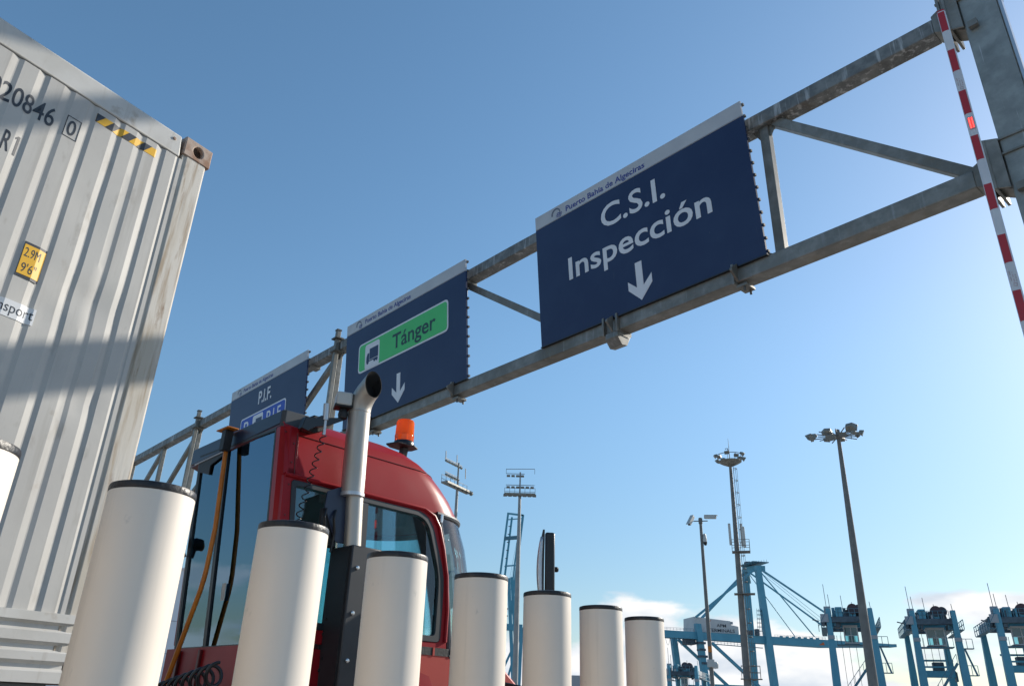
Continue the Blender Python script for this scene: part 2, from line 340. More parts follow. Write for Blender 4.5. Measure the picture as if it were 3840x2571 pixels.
_fc = {}
def text_mesh(body, bold=0.0):
    k = (body, bold)
    if k not in _fc:
        cu = bpy.data.curves.new('lettering', 'FONT'); cu.body = body; cu.size = 1; cu.offset = bold; cu.resolution_u = 4
        ob = bpy.data.objects.new('lettering', cu); COL.objects.link(ob); bpy.context.view_layer.update()
        me = bpy.data.meshes.new_from_object(ob.evaluated_get(bpy.context.evaluated_depsgraph_get()))
        bpy.data.objects.remove(ob); bpy.data.curves.remove(cu)
        _fc[k] = ([v.co.copy() for v in me.vertices], [tuple(p.vertices) for p in me.polygons]); bpy.data.meshes.remove(me)
    return _fc[k]
def lettering(body, org, ex, ey, x0, x1, yb, cap, mat, parent, bold=0.0, name='lettering', lift=(0, 0, 0)):
    """text in the plane org + x*ex + y*ey filling x0..x1, baseline yb, capital height cap"""
    vs, fs = text_mesh(body, bold); iv, _ = text_mesh('I', bold)
    c0 = max(p.y for p in iv); a = min(p.x for p in vs); b = max(p.x for p in vs)
    sx = (x1 - x0) / (b - a); sy = cap / c0; mb = MB()
    mb.add([V(org) + V(lift) + V(ex) * (x0 + (p.x - a) * sx) + V(ey) * (yb + p.y * sy) for p in vs], fs)
    return mb.build(name, mat, parent, smooth=False)

def roundpoly(pts, rad, seg=6):
    out = []; n = len(pts)
    for i in range(n):
        a = V(pts[i - 1]); b = V(pts[i]); c = V(pts[(i + 1) % n]); r = rad[i] if isinstance(rad, (list, tuple)) else rad
        u = (a - b).normalized(); v = (c - b).normalized(); h = u.angle(v)
        d = min(r / math.tan(h / 2), (a - b).length * .49, (c - b).length * .49)
        p = b + u * d; q = b + v * d
        for k in range(seg + 1):
            t = k / seg; out.append(p * (1 - t) ** 2 + b * 2 * t * (1 - t) + q * t * t)
    return out

def ray_at(azd, tn, r):  # point at bearing, tangent of elevation and ground distance from the viewpoint
    return V((math.sin(R(azd)) * r, math.cos(R(azd)) * r, CAM.z + tn * r))
def on_plane(azd, tn, p0, nrm):
    d = V((math.sin(R(azd)), math.cos(R(azd)), tn)); k = V(nrm).dot(V(p0) - CAM) / V(nrm).dot(d)
    return CAM + d * k

# ------------------------------------------------------------------ ground
g = MB(); g.add([(-4000, -1500, 0), (4000, -1500, 0), (4000, 6000, 0), (-4000, 6000, 0)], [(0, 1, 2, 3)])
tag(g.build('ground', M['asphalt']), 'pale worn concrete ground of the port yard', kind='structure')

# lane frame: u along the lanes, n to their right
u = V((math.sin(R(34)), math.cos(R(34)), 0)); n = V((math.cos(R(34)), -math.sin(R(34)), 0)); Z = V((0, 0, 1))
C0 = V((-1.81387, 3.71114, 0))
def L(t, nn, z): return C0 + u * t + n * nn + Z * z
k = MB(); k.obox(L(0.3, 1.373, .07), u, n, Z, 7.0, .62, .14)
tag(k.build('traffic_island', M['kerb'], bevel=.02), 'low concrete kerb island under the bollards', kind='structure')
for nn in (2.6, -3.6):
    k = MB(); k.obox(L(6, nn, .004), u, n, Z, 60, .12, .002)
    tag(k.build('lane_marking', M['line']), 'long painted lane line on the ground', kind='structure')

# ------------------------------------------------------------------ bollards
BL = ['thick white bollard cut off by the left edge before the container wall',
      'broadest whole white bollard with black cap, before the corner of the container',
      'white bollard with black cap left of the black exhaust housing',
      'white bollard hiding the right half of the black exhaust housing',
      'white bollard standing in front of the tractor windscreen',
      'white bollard just under the black wing mirror',
      'second slimmest white bollard, right of the one under the wing mirror',
      'slimmest white bollard with black cap at the end of the row, nearest the cranes']
SPOT = ((-1.246, 1.385), (-.727, 1.395), (-.162, 1.383), (.445, 1.352), (1.019, 1.372), (1.625, 1.374), (2.243, 1.364), (2.838, 1.366))
proto = None
for i in range(8):
    p = L(*SPOT[i], .14)
    if proto is None:
        proto = empty('bollard', p, BL[0], 'bollard', 'white bollards in a row')
        b = MB(); b.lathe(p, [(.125, 0), (.125, 1.3), (.125, 1.661), (.1245, 1.668)], 48); b.build('tube', M['bollard'], proto)
        c = MB(); c.lathe(p + Z * 1.660, [(.1255, 0), (.1264, .003), (.1264, .016), (.1245, .0215), (.115, .0245), (.0, .026)], 48); c.build('cap', M['cap'], proto)
        f = MB(); f.lathe(p, [(.17, 0), (.17, .012), (.128, .02)], 32); f.build('base_ring', M['dark_steel'], proto)
        o = proto
    else: o = copy_tree(proto)
    o.location = p; o.rotation_euler = (R(.07 * ((i * 37) % 5 - 2)), R(.07 * ((i * 23) % 5 - 2)), i * 1.3); k = .974 if i < 3 else 1.0; o.scale = (k, k, 1); o['label'] = BL[i]

# ------------------------------------------------------------------ container
con = empty('shipping_container', L(-6, -1.2, 1.3), 'weathered off white shipping container with rusty corner on a trailer', 'container')
ZB, ZT = 1.303, 4.18
# corrugated wall: profile along u, extruded in z
gc = [-.182, -.28, -.40, -.525, -.672, -.80]
while gc[-1] > -11.9: gc.append(gc[-1] - .1275)
prof = [(-.150, 0.0)]
for i, c in enumerate(gc):
    hw, dp = (.032, .0078 + .0012 * math.sin(i * 2.3)) if i else (.014, .0045)
    prof += [(c + hw * .8, 0), (c + .005, -dp), (c - .001, -dp), (c - hw, 0)]
prof.append((-12.05, 0))
wl = MB(); zs_ = [1.57 + (4.02 - 1.57) * k / 48 for k in range(49)]
DENT = ((-.44, 2.98, .16, .10, .016), (-.62, 2.86, .10, .07, .011), (-.33, 2.50, .07, .06, .009), (-1.3, 2.3, .2, .2, .014), (-.56, 3.45, .12, .16, .006), (-.9, 2.2, .14, .12, .010))
def dent(a, z):
    return -sum(dp * math.exp(-((a - ca) / sa) ** 2 - ((z - cz) / sz) ** 2) for ca, cz, sa, sz, dp in DENT)
pr_ = []
for (a, x), (b, y) in zip(prof, prof[1:]):
    m_ = 3 if abs(a - b) > .04 and a > -2.2 else 1
    pr_ += [(a + (b - a) * k / m_, x + (y - x) * k / m_) for k in range(m_)]
pr_.append(prof[-1])
wl.loft([[L(a, b + (dent(a, z) if a > -2.2 else 0), z) for a, b in pr_] for z in zs_])
wl.build('side_wall', M['cont'], con, ang=12)
# horizontally ribbed kick strip
kp = []
z = 1.574
for zz, nn in ((1.578, -.004), (1.576, .012), (1.540, .014), (1.528, -.008), (1.512, -.008), (1.500, .014), (1.462, .014), (1.448, -.008), (1.432, -.008), (1.420, .014), (1.388, .014), (1.374, -.008), (1.358, -.008), (1.346, .014), (1.303, .014)):
    kp.append((zz, nn))
kk = MB(); kk.loft([[L(-.10, nn, zz) for zz, nn in kp], [L(-12.05, nn, zz) for zz, nn in kp]]); kk.build('kick_strip', M['cont_rail'], con, ang=25)
r = MB(); r.hexa([L(-12.05, -.05, 4.024), L(-.176, -.05, 4.024), L(-.176, .006, 4.024), L(-12.05, .006, 4.024), L(-12.05, -.05, 4.165), L(-.188, -.05, 4.165), L(-.188, .004, 4.158), L(-12.05, .004, 4.158)])
r.build('top_rail', M['cont_rail'], con, bevel=.008)
r = MB(); r.obox(L(-6.1, -.06, 1.27), u, n, Z, 11.9, .12, .066); r.build('bottom_rail', M['dark_steel'], con, bevel=.006)
r = MB(); r.obox(L(-6.1, -1.22, 4.15), u, n, Z, 11.9, 2.36, .05); r.build('roof', M['cont_rail'], con)
r = MB(); r.obox(L(-6.1, -2.42, 2.7), u, n, Z, 11.9, .05, 2.8); r.build('far_wall', M['cont'], con)
for t in (-.03, -12.12):
    r = MB(); r.obox(L(t, -1.22, 2.7), u, n, Z, .05, 2.3, 2.8); r.build('end_wall', M['cont'], con)
r = MB(); r.obox(L(-6.1, -1.22, 1.33), u, n, Z, 11.9, 2.3, .05); r.build('floor_frame', M['dark_steel'], con)
for t0, t1, nn in ((-.158, -.002, 0), (-12.19, -12.05, 0), (-.158, -.002, -2.32), (-12.19, -12.05, -2.32)):
    po = MB()
    pr = [(t0, -.10), (t0, -.004), (t0 + .018, -.004), (t0 + .026, .004), (t1 - .012, .004), (t1, -.008), (t1, -.10)]
    po.prism([L(a, b + nn, ZB + .118) for a, b in pr], Z * (4.062 - ZB - .118)); po.build('corner_post', M['cont_post'], con, bevel=.004)
    for zz in (4.058, 1.303):
        cc = L((t0 + t1) / 2, -.077 + nn, zz + .061)
        ring = [(.032 * math.cos(a * math.pi / 8), .036 * math.sin(a * math.pi / 8)) for a in range(16)]
        sq = []
        for a in range(16):
            x, y = math.cos(a * math.pi / 8), math.sin(a * math.pi / 8); q = max(abs(x), abs(y)); sq.append((.089 * x / q, .0605 * y / q))
        cs = MB(); cen = L((t0 + t1) / 2 + .004, (.010 if zz > 2 else -.012) + nn, zz + .061) if nn == 0 else L((t0 + t1) / 2, -.09 + nn, zz + .061)
        sg = 1 if nn == 0 else -1
        cs.frame([cen + u * a + Z * b for a, b in sq], [cen + u * a + Z * b for a, b in ring], n * -.03 * sg)
        cb = [cen + n * -.03 * sg + u * a + Z * b for a, b in sq]
        # hollow block behind the face
        cs.frame(cb, [cen + n * -.03 * sg + (u * a + Z * b) * .8 for a, b in sq], n * -.13 * sg)
        cs.build('corner_casting', M['rust'], con, bevel=.008)
for cc in (-.25, -.30):
    r = MB(); r.lathe(L(cc + .02, .007, 4.115), [(.010, 0), (.010, .002), (.007, .005), (0, .005)], 14, n)
    if cc == -.25: r.build('rail_plug', M['rust'], con)
lift = n * .0012
brk = sorted(prof)
def prof_at(t):
    for (a, x), (b, y) in zip(brk, brk[1:]):
        if a <= t <= b: return x + (y - x) * (t - a) / max(b - a, 1e-9)
    return 0.0
def conform(o):
    """cut a sticker or painted letter along the corrugation and press it onto the wall"""
    org = V(o.location) if o.parent is None else V(con.location)
    bm = bmesh.new(); bm.from_mesh(o.data)
    ts = [(v.co + org - C0).dot(u) for v in bm.verts]
    for a, _ in brk:
        if min(ts) < a < max(ts):
            bmesh.ops.bisect_plane(bm, geom=bm.verts[:] + bm.edges[:] + bm.faces[:], dist=1e-6, plane_co=C0 + u * a - org, plane_no=u)
    for v in bm.verts: v.co += n * prof_at((v.co + org - C0).dot(u))
    bm.to_mesh(o.data); bm.free(); return o
def cl(body, x0, x1, zb, cap, bold=.0, mat='letters'): return conform(lettering(body, C0, u, Z, x0, x1, zb, cap, M[mat], con, bold, lift=lift))
cl('020846', -1.128, -.827, 3.757, .105, .008); cl('0', -.764, -.722, 3.772, .085, .008); cl('R', -1.002, -.965, 3.515, .106, .008)
one = MB(); one.prism([L(a, .0008, b) for a, b in ((-.943, 3.515), (-.931, 3.515), (-.931, 3.621), (-.941, 3.621), (-.953, 3.606), (-.951, 3.598), (-.943, 3.606))], n * .0005); conform(one.build('lettering', M['letters'], con, smooth=False))
fr = MB(); fr.frame([L(a, .0006, b) for a, b in ((-.777, 3.755), (-.705, 3.755), (-.705, 3.876), (-.777, 3.876))], [L(a, .0006, b) for a, b in ((-.7735, 3.7585), (-.7085, 3.7585), (-.7085, 3.8725), (-.7735, 3.8725))], n * .001)
conform(fr.build('digit_box', M['letters'], con, smooth=False))
hz = MB(); x0, x1, z0, z1 = -.650, -.306, 3.931, 3.982
hz.obox(L((x0 + x1) / 2, .0005, (z0 + z1) / 2), u, n, Z, x1 - x0, .002, z1 - z0); hs = conform(hz.build('hazard_strip', M['yellow'], con, smooth=False))
for i in range(4):
    ln = x1 - x0; tp0, tp1 = x0 + ln * (.26 * i), x0 + ln * (.26 * i + .13); bt0, bt1 = x0 + ln * max(0, .26 * i - .105), x0 + ln * (.26 * i + .02)
    hz = MB(); hz.prism([L(p, .0016, q) for p, q in ((tp0, z1), (tp1, z1), (bt1, z0), (bt0, z0))], n * .0008); conform(hz.build('hazard_stripe', M['letters'], hs, smooth=False))
pl = MB(); pl.obox(L(-.719, .0012, 3.05), u, n, Z, .104, .002, .176); hp = conform(pl.build('height_plate', M['letters'], con, smooth=False))
pl = MB(); pl.obox(L(-.719, .0028, 3.05), u, n, Z, .100, .0012, .150); conform(pl.build('plate_face', M['yellow'], hp, smooth=False))
for b_, x0, x1, zb, cp in (('2.9M', -.762, -.690, 3.065, .045), ("9'6\"", -.757, -.690, 2.988, .045)):
    conform(lettering(b_, C0, u, Z, x0, x1, zb, cp, M['letters'], hp, .0, lift=n * .0040))
pl = MB(); pl.obox(L(-.815, .001, 2.80), u, n, Z, .36, .0016, .080); tl = conform(pl.build('sticker', M['white_label'], con, smooth=False))
conform(lettering('transport', C0, u, Z, -.868, -.642, 2.782, .048, M['letters'], tl, .0, lift=n * .0024))

# ------------------------------------------------------------------ trailer under the container
trl = empty('container_trailer', L(-6, -1.2, 0), 'maroon container trailer chassis under the off white container', 'trailer')
for nn in (-.70, -1.74):
    r = MB(); r.obox(L(-6.0, nn, 1.05), u, n, Z, 12.0, .14, .36); r.build('chassis_rail', M['chassis'], trl, bevel=.01)
for i, t in enumerate((-.25, -3.0, -6.0, -9.0, -11.9)):
    r = MB(); r.obox(L(t, -1.22, 1.16), u, n, Z, .22, 2.42, .14); r.build('cross_member', M['chassis'], trl, bevel=.01)
for t in (-9.4, -10.7):
    r = MB(); r.beam(L(t, -.1, .5), L(t, -2.34, .5), .1, .1); r.build('axle', M['dark_steel'], trl)
    for nn in (-.28, -2.16):
        r = MB(); r.lathe(L(t, nn - .16, .5), [(.28, 0), (.48, .01), (.5, .06), (.5, .26), (.48, .31), (.28, .32)], 32, n); wv = r.build('wheel', M['tyre'], trl)
        r = MB(); r.lathe(L(t, nn - .1, .5), [(.29, 0), (.29, .25), (.12, .2), (.1, .29), (0, .29)], 24, n); r.build('rim', M['rim'], wv)

# ------------------------------------------------------------------ terminal tractor
TO = V((-1.43531, 4.98769, 0)); tf = V((.694658, .719340, 0)); tr = V((.719340, -.694658, 0))
def T(f, r, z): return TO + tf * f + tr * r + Z * z
def sh(z): return -.05 * (z - 2.2)
def TS(f, r, z): return T(f + sh(z), r + sh(z), z)
trk = empty('terminal_tractor', T(1, -.6, 0), 'red terminal tractor with blue tinted rear windows and amber beacon', 'tractor')

def plan(z, fs, a, w, f0=0.0, nseg=14, ex=2.3, rc=-.62):
    pts = [TS(f0, rc + w, z)]
    pts += [TS(f0 + (fs - f0) * k / 4, rc + w, z) for k in (1, 2, 3)]
    for k in range(nseg + 1):
        t = math.pi / 2 * k / nseg; pts.append(TS(fs + a * math.sin(t) ** (2 / ex), rc + w * math.cos(t) ** (2 / ex), z))
    for k in range(nseg - 1, -1, -1):
        t = math.pi / 2 * k / nseg; pts.append(TS(fs + a * math.sin(t) ** (2 / ex), rc - w * math.cos(t) ** (2 / ex), z))
    pts += [TS(f0 + (fs - f0) * k / 4, rc - w, z) for k in (3, 2, 1)]
    pts.append(TS(f0, rc - w, z))
    return pts
RINGS = [(2.605, 1.34, .50, .620, 0), (2.66, 1.31, .49, .620, 0), (2.74, 1.27, .47, .616, 0), (2.83, 1.20, .445, .608, 0), (2.91, 1.13, .42, .596, 0),
         (2.975, 1.05, .395, .572, 0), (3.03, .96, .37, .53, .02), (3.07, .87, .33, .46, .05), (3.10, .76, .27, .36, .1), (3.115, .6, .2, .22, .2)]
rg = [plan(z, fs, a, w_, f0) for z, fs, a, w_, f0 in RINGS]
roof = MB(); roof.loft(rg[:6]); roof.loft(rg[5:], close=True, cap1=True)
roof.build('roof_shell', M['red'], trk, ang=50)
sm = MB(); sp = plan(2.905, 1.135, .42, .5985); sm.tube(sp[0:13], .0035, 6); sm.build('roof_seam', M['darkred'], trk)
hl = MB(); hl.prism(plan(2.612, 1.30, .46, .60, .02), Z * .02); hl.build('headliner', M['headliner'], trk, smooth=False)
# body below the belt line
lb = MB(); lb.loft([plan(z, 1.10, .5, w_, 0, ex=4) for z, w_ in ((.75, .62), (1.50, .62), (1.57, .615))], close=True, cap0=True, cap1=True)
lb.build('lower_body', M['red'], trk, ang=50)
hd = MB(); pf = [(.62, 1.655), (1.50, 1.652), (1.80, 1.64), (2.05, 1.56), (2.25, 1.42), (2.40, 1.24), (2.46, .7), (.62, .7)]
hd.prism([T(f, .035, z) for f, z in pf], tr * -1.31); hood = hd.build('hood', M['redlit'], trk, bevel=.03)
vt = MB(); vt.obox(T(1.23, .037, 1.622), tf, tr, Z, .58, .004, .052); vg = vt.build('vent_grille', M['black'], hood, smooth=False)
for f in (1.00, 1.165, 1.33, 1.50):
    vt = MB(); vt.obox(T(f, .040, 1.622), tf, tr, Z, .018, .006, .054); vt.build('vent_bar', M['redlit'], vg, smooth=False)
# --- right side: frame panel, window
def SP(f, z, e=0.0): return T(f, e + sh(z), z)
for side_ in (0, 1):
    mir = (lambda p: p) if side_ == 0 else (lambda p: p - tr * (1.245))
    sg = 1 if side_ == 0 else -1
    wo = [(.045, 2.590), (1.255, 2.590), (1.415, 2.15), (1.392, 1.683), (.115, 1.683)]
    wi = [(.085, 2.552), (1.225, 2.552), (1.362, 2.14), (1.338, 1.725), (.150, 1.725)]
    rad = [.03, .20, .5, .05, .04]; radi = [.02, .17, .5, .04, .03]
    outl = roundpoly([V((a, b, 0)) for a, b in wo], rad); inl = roundpoly([V((a, b, 0)) for a, b in wi], radi)
    pan = roundpoly([V((a, b, 0)) for a, b in ((-.012, 2.612), (1.335, 2.612), (1.465, 2.15), (1.452, 1.60), (.03, 1.60))], [.01, .16, .5, .02, .01])
    p_ = MB(); p_.frame([mir(SP(q.x, q.y, .004 * sg)) for q in pan], [mir(SP(q.x, q.y, .004 * sg)) for q in outl], tr * -.05 * sg)
    p_.build('side_panel', M['red'], trk, bevel=.004, ang=30)
    f_ = MB(); f_.frame([mir(SP(q.x, q.y, .009 * sg)) for q in outl], [mir(SP(q.x, q.y, .009 * sg)) for q in inl], tr * -.04 * sg)
    swf = f_.build('side_window_frame', M['darkframe'], trk, bevel=.004, ang=30)
    g_ = MB(); g_.prism([mir(SP(q.x, q.y, -.012 * sg)) for q in inl], tr * -.006 * sg); g_.build('side_window_pane', M['glass_side'], swf, smooth=False)
    d_ = MB(); d_.hexa([mir(SP(a, b, e * sg)) for e, pts in ((-.028, ((.640, 1.70), (.685, 1.70), (.675, 2.57), (.628, 2.57))), (.006, ((.640, 1.70), (.685, 1.70), (.675, 2.57), (.628, 2.57)))) for a, b in pts])
    d_.build('window_divider', M['darkframe'], swf)
    drip = MB(); drip.tube([mir(SP(f, 2.612, .010 * sg)) for f in (-.01, .5, 1.0, 1.19)] + [mir(SP(1.29, 2.575, .010 * sg)), mir(SP(1.345, 2.50, .010 * sg)), mir(SP(1.395, 2.34, .010 * sg)), mir(SP(1.435, 2.15, .010 * sg)), mir(SP(1.448, 1.9, .010 * sg)), mir(SP(1.436, 1.69, .010 * sg))], .014, 8)
    drip.build('door_trim', M['red'], trk)
for z_ in (1.75, 1.95, 2.15, 2.35, 2.55, 2.70, 2.83):
    q = MB(); q.lathe(SP(.028, z_, .004), [(.007, 0), (.006, .003), (0, .004)], 10, tr); q.build('pillar_rivet', M['darkred'], trk)
for z_ in (1.95, 2.42):
    q = MB(); q.lathe(SP(1.44, z_, .004), [(.008, 0), (.007, .005), (0, .006)], 10, tr); q.build('door_screw', M['chrome'], trk)
q = MB(); q.tube([SP(f, z, .003) for f, z in ((.05, 2.91), (.05, 2.75), (.06, 2.62))], .003, 6); q.build('panel_joint', M['darkred'], trk)
hinge = MB(); hinge.lathe(SP(1.36, 2.57, .012), [(.012, -.03), (.014, 0), (.012, .03)], 10); hinge.build('door_hinge', M['chrome'], trk)
# --- windscreen
ws = MB(); ws.loft([plan(z, fs, a, .612)[4:-4] for z, fs, a in ((1.60, 1.45, .52), (1.9, 1.44, .54), (2.2, 1.415, .555), (2.4, 1.39, .545), (2.60, 1.345, .50))])
ws.build('windscreen', M['glass_front'], trk, ang=60)
for z, fs, a, rr in ((2.600, 1.343, .502, .022), (1.60, 1.452, .522, .02)):
    q = MB(); q.tube(plan(z, fs, a, .614)[4:-4], rr, 8); q.build('windscreen_seal', M['greypl'], trk)
for s_ in (1, -1):
    q = MB(); q.tube([TS(fs + .02, -.62 + s_ * .606, z) for z, fs in ((1.60, 1.45), (1.9, 1.44), (2.2, 1.415), (2.4, 1.39), (2.60, 1.345))], .022, 8); q.build('windscreen_pillar', M['greypl'], trk)
# --- rear: red pillar, glass, frames
def RP(r, z, e=0.0): return T(sh(z) - e, r, z)
q = MB(); rpil = [(-.128, 0.004), (-.062, .012), (-.052, .006), (.0, -.03), (.0, -.10), (-.128, -.06)]
q.prism([T(sh(1.55) - e, r + sh(1.55), 1.55) for r, e in rpil], T(sh(2.95), sh(2.95), 2.95) - T(sh(1.55), sh(1.55), 1.55)); q.build('rear_pillar', M['red'], trk, bevel=.006)
q = MB(); q.prism([T(sh(1.55) - e, r + sh(1.55), 1.55) for r, e in [(-1.24, -.02), (-1.22, .006), (-1.20, .006), (-1.20, -.06), (-1.24, -.06)]], T(sh(2.95), sh(2.95), 2.95) - T(sh(1.55), sh(1.55), 1.55)); q.build('rear_left_pillar', M['darkframe'], trk)
def rframe(nm, o4, i4, gm, e=.004, label=None):
    f_ = MB(); f_.frame([RP(a + sh(b), b, e) for a, b in o4], [RP(a + sh(b), b, e) for a, b in i4], tf * .035); fr_ = f_.build(nm, M['darkframe'], trk)
    g_ = MB(); g_.prism([RP(a + sh(b), b, e - .012) for a, b in i4], tf * .006); g_.build('rear_window_pane', gm, fr_, smooth=False)
    return fr_
rframe('rear_window_frame', [(-.80, 1.56), (-.128, 1.56), (-.128, 2.955), (-.80, 2.955)], [(-.775, 1.585), (-.145, 1.585), (-.145, 2.935), (-.775, 2.935)], M['glass_rear'])
rframe('rear_window_frame', [(-1.20, 1.56), (-.803, 1.56), (-.803, 2.955), (-1.20, 2.955)], [(-1.185, 1.585), (-.815, 1.585), (-.815, 2.90), (-1.185, 2.90)], M['glass_rear_clear'])
q = MB(); q.prism([RP(a, b, .008) for a, b in ((-1.24, 2.83), (-1.06, 2.78), (-1.05, 2.85), (-.84, 2.90), (-.82, 2.955), (-1.24, 2.955))], tf * .01); q.build('rear_header', M['black'], trk, smooth=False)
q = MB(); q.prism([T(sh(2.96) + .0, r_, z_) for r_, z_ in ((-1.2, 2.953), (-.1, 2.953), (-.1, 2.99), (-1.2, 2.99))], tf * .03); q.build('roof_deck', M['darkred'], trk)
q = MB(); q.prism([T(.018, a, b) for a, b in ((-1.235, .8), (-.0, .8), (-.0, 1.575), (-1.235, 1.575))], tf * -.02); q.build('rear_wall', M['red'], trk)
for a in (-1.02, -.72):
    q = MB(); q.obox(T(-.012, a, 1.35), tf, tr, Z, .022, .03, .42); q.build('rear_rib', M['darkred'], trk, bevel=.004)
q = MB(); q.prism([RP(-.62 + a, b, .0065) for a, b in ((0, 1.86), (.05, 1.86), (.05, 1.97), (0, 1.97))], tf * -.001); q.build('window_sticker', M['cont_rail'], trk, smooth=False)
q = MB(); q.prism([RP(-.23 + a, b, .0065) for a, b in ((0, 1.95), (.085, 1.95), (.085, 2.18), (0, 2.18))], tf * -.001); q.build('window_sticker', M['glass_rear_clear'], trk, smooth=False)
# visor box over the rear window
q = MB()
a0 = [(-.045, -1.38), (.12, -1.36), (.12, -.115), (-.045, -.118)]
q.hexa([T(f, r, 2.905 + .068 * (r + 1.36) / 1.245) for f, r in a0] + [T(f, r, 3.028 + .040 * (r + 1.36) / 1.245) for f, r in a0]); vb = q.build('rear_visor', M['visor'], trk, bevel=.005)
q = MB(); q.hexa([T(f, r, z) for f, r, z in ((-.040, -1.37, 2.885), (.08, -1.34, 2.835), (.08, -.12, 2.945), (-.040, -.125, 2.953), (-.040, -1.37, 2.903), (.08, -1.34, 2.90), (.08, -.12, 2.968), (-.040, -.125, 2.970))]); q.build('visor_underside', M['darkred'], vb)
q = MB(); q.tube([T(-.046, -1.30, 2.896), T(-.046, -.86, 2.918)], .006, 6); q.build('visor_strip', M['alu'], vb)
q = MB(); q.hexa([T(f, r, z) for f, r, z in ((-.047, -.117, 2.955), (.05, -.117, 2.92), (.10, -.08, 2.93), (-.03, -.085, 2.945), (-.047, -.117, 3.070), (.15, -.117, 3.078), (.15, -.085, 3.07), (-.03, -.085, 3.066))]); q.build('visor_end', M['greypl'], vb, bevel=.004)
q = MB(); q.prism([T(f, -.10, z) for f, z in ((.06, 2.945), (.16, 2.935), (.24, 2.975), (.30, 3.03), (.28, 3.065), (.14, 3.06))], tr * .09); q.build('visor_bracket', M['black'], vb, bevel=.004)
q = MB(); q.prism([T(f, .04, z) for f, z in ((.00, 2.91), (.05, 2.90), (.11, 2.945), (.20, 2.975), (.33, 3.055), (.34, 3.085), (.29, 3.06), (.2, 3.035), (.14, 3.035), (.10, 3.005), (.02, 2.995))], tr * .05)
q.build('antenna_bracket', M['blackgloss'], trk, bevel=.004)
q = MB(); q.tube([T(.172, .085, 3.01), T(.165, .085, 3.125)], .021, 16); an = q.build('antenna_tube', M['alu'], trk)
q = MB(); q.tube([T(.173, .085, 3.02), T(.176, .085, 2.905)], .012, 12); q.build('antenna_stem', M['alu'], an)
# coiled antenna lead
pts = []; NT = 10.5
for i in range(int(NT * 16) + 1):
    t = i / 16; s_ = t / NT; c = T(.177, .085, 2.905).lerp(T(.070, .085, 2.30), s_); a = 2 * math.pi * t
    pts.append(c + tf * .018 * math.cos(a) + tr * .018 * math.sin(a))
q = MB(); q.tube(pts, .0042, 6); q.build('coiled_lead', M['blackgloss'], trk, ang=80)
q = MB(); q.obox(T(.30, .08, 3.19), (tf + tr * .5).normalized(), (tr - tf * .5).normalized(), Z, .11, .12, .10); bx = q.build('roof_lamp', M['cam_white'], trk, bevel=.014)
for dz in (-.03, .002, .034):
    q = MB(); q.obox(T(.30, .08, 3.195 + dz) + (tf + tr * .5).normalized() * .0555, (tf + tr * .5).normalized(), (tr - tf * .5).normalized(), Z, .004, .09, .014); q.build('lamp_slot', M['black'], bx, smooth=False)
q = MB(); q.obox(T(.30, .08, 3.140), (tf + tr * .5).normalized(), (tr - tf * .5).normalized(), Z, .12, .11, .02); q.build('lamp_base', M['black'], bx, bevel=.005)
q = MB(); q.lathe(T(.31, .08, 3.09), [(0, -.04), (.03, -.03), (.036, 0), (.03, .03), (.02, .05)], 12); q.build('lamp_joint', M['black'], bx)
# large coiled air hoses behind the cab
pts = []; NT = 9
for i in range(int(NT * 18) + 1):
    t = i / 18; s_ = t / NT; c = T(-.25, -.78, 1.27).lerp(T(-.25, .02, 1.40), s_); a = 2 * math.pi * t
    pts.append(c + Z * .058 * math.cos(a) + tf * .058 * math.sin(a))
q = MB(); q.tube(pts, .0105, 8); q.build('coiled_air_hose', M['blackgloss'], trk, ang=80)
# orange grab bar
hp_ = [T(-.08, -.772, 3.05), T(-.08, -.765, 2.9), T(-.08, -.70, 2.332), T(-.08, -.715, 2.05), T(-.08, -.727, 1.985), T(-.08, -.745, 1.92), T(-.08, -.976, 1.377), T(-.08, -.99, 1.2)]
q = MB(); q.tube(hp_, .0165, 12); gb = q.build('grab_bar', M['orange'], trk)
q = MB(); q.obox(T(-.10, -.755, 3.045), tf, tr, Z, .09, .17, .010); q.build('grab_bar_flange', M['orange'], gb, bevel=.003)
q = MB(); q.obox(T(-.10, -.745, 2.96), tf, tr, Z, .06, .055, .15); q.build('grab_bar_mount', M['black'], gb)
q = MB(); q.lathe(T(-.06, -1.26, 2.30), [(.0, -.05), (.04, -.045), (.048, 0), (.035, .04), (0, .05)], 12, tf); wl_ = q.build('work_lamp', M['black'], trk)
q = MB(); q.lathe(T(-.10, -1.275, 2.29), [(.034, -.02), (.036, -.01), (.03, 0)], 12, tf); q.build('lamp_lens', M['orange'], wl_)
q = MB(); q.tube([T(-.05, -1.24, 2.27), T(-.02, -1.215, 2.2)], .012, 8); q.build('lamp_stalk', M['black'], wl_)
# exhaust stack
eb, em, et = T(.530, .12, 1.6), T(.457, .12, 2.56), T(.416, .12, 3.12)
q = MB(); q.tube([eb, em], .059, 28); ex = q.build('exhaust_stack', M['steelpipe'], trk, ang=60)
es = T(.437, .12, 2.535); d0 = (et - es).normalized(); out_ = (tr * .97 + tf * .1).normalized()
pts = [es, es.lerp(et, .5), et]; RB = .19
for k in range(1, 13):
    a = R(55) * k / 12; pts.append(et + d0 * RB * math.sin(a) + out_ * RB * (1 - math.cos(a)))
dl = (pts[-1] - pts[-2]).normalized(); pts.append(pts[-1] + dl * .055)
PR = .079
q = MB(); q.tube(pts, PR, 32, caps=False)
for i in range(32):                                                  # the mouth is cut upright
    p_ = q.v[-32 + i]; q.v[-32 + i] = p_ - dl * ((p_ - pts[-1]).dot(out_) / dl.dot(out_))
rim_ = [p_.copy() for p_ in q.v[-32:]]
q.build('exhaust_elbow', M['steelpipe'], ex, ang=60)
cen = sum(rim_, V((0, 0, 0))) / 32
